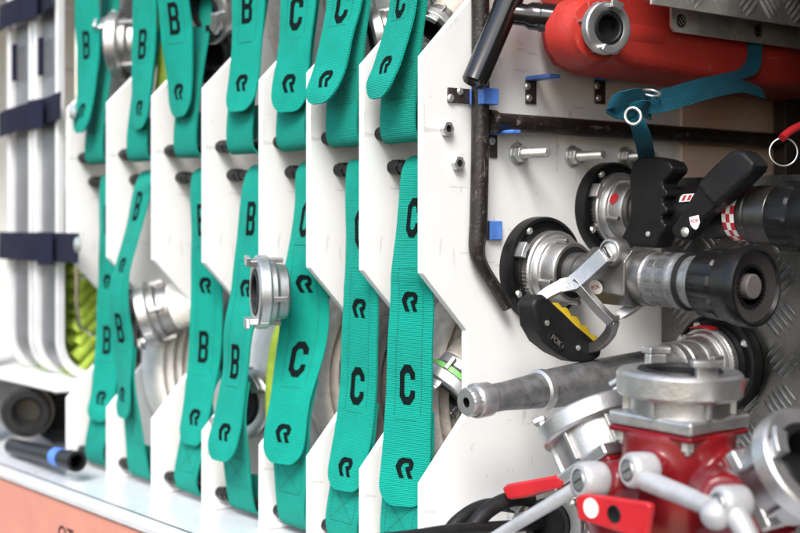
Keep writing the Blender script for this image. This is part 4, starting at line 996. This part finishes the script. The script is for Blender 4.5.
o = obj('casting', bm, REDC, mf)
rm = o.modifiers.new('remesh', 'REMESH'); rm.mode = 'VOXEL'; rm.voxel_size = .003; rm.use_smooth_shade = True
sm = o.modifiers.new('smooth', 'SMOOTH'); sm.factor = .5; sm.iterations = 10
def branch(c, ax, r, half, roll, crot, mt_ring=MANI, d=.050):
    Mpl = frame(c, ax, up=(0, 1, 0)) @ Matrix.Rotation(roll, 4, 'Z')
    sq = [(-half, -half), (half, -half), (half, half), (-half, half)]
    bm = bmesh.new(); prism(bm, sq, -d - .0005, -d + .0115, Mpl); fl = obj('flange', bm, MANI, mf, bevel=.003, bseg=3)
    bm = bmesh.new(); prism(bm, [(x * .985, y * .985) for x, y in sq], -d - .0065, -d - .001, Mpl); obj('gasket_flange', bm, REDC, mf, bevel=.002)
    for sx in (-1, 1):
        for sy in (-1, 1):
            bm = bmesh.new(); Mb = Mpl @ Matrix.Translation((sx * half * .78, sy * half * .78, -d - .0145))
            hexnut(bm, Mb, .0058, .008); lathe(bm, [(0, -.004), (.0032, -.003), (.0034, .002)], Mb, 12); obj('flange_bolt', bm, STEEL, fl, bevel=.0006)
    Mr_ = frame(c, ax, up=(0, 1, 0))
    bm = bmesh.new(); S = lambda pr: [(a * r, b * r) for a, b in pr]
    lathe(bm, [(.5 * r, -d + .008), (.80 * r, -d + .009), (.80 * r, -.34 * r), (.66 * r, -.33 * r)], Mr_, 48)
    for k in range(6): box(bm, (.74 * r, -.045 * r, -d + .0112), (.90 * r, .045 * r, -.34 * r), Mr_ @ Matrix.Rotation(k * PI / 3 + .25 + crot, 4, 'Z'))
    obj('coupling_neck', bm, ALU, mf, bevel=.001)
    bm = bmesh.new(); lathe(bm, S([(.66, -.41), (.95, -.41), (1, -.36), (1, -.05), (.95, 0), (.70, 0), (.68, -.03), (.68, -.3)]), Mr_, 64)
    for k in range(14):
        a = crot + .3 + k * .09; arc(bm, Mr_, .995 * r, 1.012 * r, -.31 * r, -.06 * r, a, a + .045, 2)
    rg = obj('coupling_ring', bm, mt_ring, mf, bevel=.0012)
    for k in range(2):
        bm = bmesh.new(); a = k * PI + crot
        arc(bm, Mr_, .74 * r, .90 * r, -.02 * r, .16 * r, a, a + .42); arc(bm, Mr_, .74 * r, 1.0 * r, .16 * r, .27 * r, a - .1, a + .42); obj('claw', bm, mt_ring, rg, bevel=.0015)
    bm = bmesh.new(); lathe(bm, S([(.69, -.02), (.66, .03), (.56, .03), (.52, -.02), (.52, -.6), (0, -.62)]), Mr_, 44); obj('gasket', bm, RUB, mf)
branch(V((MX + .002, MY, ZR)), V((.03, 0, 1)), .0545, .0440, .06, 2.55, d=.048)
branch(cL + aL * .004, aL, .0475, .0395, .0, .4, d=.058)
branch(cR, aR, .047, .034, .0, .95, d=.053)
bm = bmesh.new(); Mt_ = frame((MX + .002, MY, ZR), (.03, 0, 1)); a0 = math.atan2((Mt_.inverted().to_3x3() @ (RT * 1.0 - FW * .35)).y, (Mt_.inverted().to_3x3() @ (RT - FW * .35)).x)
rnd = random.Random(3)
for k in range(9): a = a0 - .16 + k * .05; arc(bm, Mt_, .0540, .0547, -.0165 + rnd.uniform(0, .005), -.004 - rnd.uniform(0, .004), a, a + .0505, 2)
obj('red_scuff', bm, mat('red_scuff', (.42, .05, .07), .5, .3, var=.4, vs=120, dirt=(.9, (.62, .5, .5), 150)), mf)
# levers: bosses facing outwards with arms
def lever(px, py, rpx, Yf, arm, name='valve_lever', ball=None, r_arm=.006):
    c = P(px, py, Y=Yf); d = pix(c)[2]; r = rpx * d / FPX
    Ml = frame(c, (-.25, -1, .05))
    bm = bmesh.new(); lathe(bm, [(r * .5, -.0165), (r * .80, -.0165), (r * .95, -.014), (r * 1.0, -.009), (r * 1.0, .004), (r * .95, .0075), (r * .84, .0095), (r * .62, .0100)], Ml, 40)
    pts_ = [P(x, y, Y=yy) for x, y, yy in arm]
    sp__ = smooth_path(pts_, 6); n = len(sp__)
    tube(bm, sp__, [r_arm * (1.12 - .2 * i / n) for i in range(n)], 20)
    lo = obj(name, bm, LEVM, mf)
    if ball:
        bm = bmesh.new(); bmesh.ops.create_uvsphere(bm, u_segments=24, v_segments=16, radius=ball[3]); 
        bb = P(ball[0], ball[1], Y=ball[2])
        for v in bm.verts: v.co += bb
        obj('knob', bm, LEVM, lo)
    bm = bmesh.new(); Mb = Ml @ Matrix.Translation((0, 0, .0085)); lathe(bm, [(0, .002), (r * .5, .0018), (r * .58, .0005), (r * .6, 0)], Mb, 28); obj('pivot_cap', bm, ALU, lo)
    bm = bmesh.new(); box(bm, (-r * .42, -.0007, .0015), (r * .42, .0007, .0024), Mb @ Matrix.Rotation(.5, 4, 'Z')); obj('cap_slot', bm, DGUN, lo)
lever(588, 480, 18.5, -.030, [(575, 489, -.030), (552, 503, -.034), (525, 519, -.038), (490, 540, -.042)], r_arm=.0056)
lever(637, 470, 18, -.022, [(646, 480, -.024), (665, 488, -.030), (690, 498, -.036), (714, 509, -.042)], ball=(716, 514, -.042, .0122), r_arm=.0080)
lever(728, 503, 18, -.034, [(733, 512, -.036), (742, 525, -.036), (752, 545, -.036)], r_arm=.0085)
# red name bar and lever on the casting
YB = -.040
bp_ = [(578, 499), (582, 494), (600, 495), (650, 502), (653, 506), (648, 540), (581, 519)]
bm = bmesh.new(); prism3(bm, [P(x, y, Y=YB) for x, y in bp_], V((0, .004, 0))); rb = obj('red_bar', bm, REDL, mf, bevel=.0022)
sticker(P(591, 508, Y=YB - .0042), (0, -1, 0), .0083, .0083, STWHITE, rb)
bm = bmesh.new(); lathe(bm, [(.0075, .0002), (.0068, .0007), (.0060, .0004), (0, .0003)], frame(P(614, 514, Y=YB - .0042), (0, -1, 0)), 28); obj('bar_hole', bm, BLK, rb)
rp = [(507, 487), (512, 483), (540, 478), (562, 474), (572, 480), (566, 488), (545, 492), (529, 497), (513, 499)]
bm = bmesh.new(); prism3(bm, [P(x, y, Y=.018) for x, y in rp], V((0, .008, 0))); obj('red_lever', bm, REDL, mf, bevel=.003, bseg=3)

# ------------------------------------------------------------------ cables and coupling behind the manifold
CGp = 'black cables on the compartment floor'
for (pts_, X_, lb, r_) in (([(438, 560), (449, 532), (464, 516), (484, 506), (506, 505), (526, 512), (536, 535)], .085, 'rear black cable loop on the floor beside the manifold', .0068),
                           ([(462, 560), (470, 533), (484, 514), (502, 502), (521, 498), (540, 503), (552, 522)], .105, 'front black cable loop passing under the red lever', .0078),
                           ([(380, 540), (420, 535), (455, 530), (500, 527), (540, 524)], .11, 'low black cable running along the bottom of the nearest divider', .006)):
    bm = bmesh.new(); tube(bm, smooth_path([P(x, y, X=X_) for x, y in pts_], 7), r_, 18); tag(obj('cable', bm, RUB, at=P(pts_[2][0], pts_[2][1], X=X_)), lb, 'cable', CGp)
storz('floor_coupling', 'dark bored silver coupling on the floor behind the silver lever of the manifold', P(547, 524, X=.125), (.35, -.93, .1), .038, roll=1.9, cat='coupling', ringm=ALU)
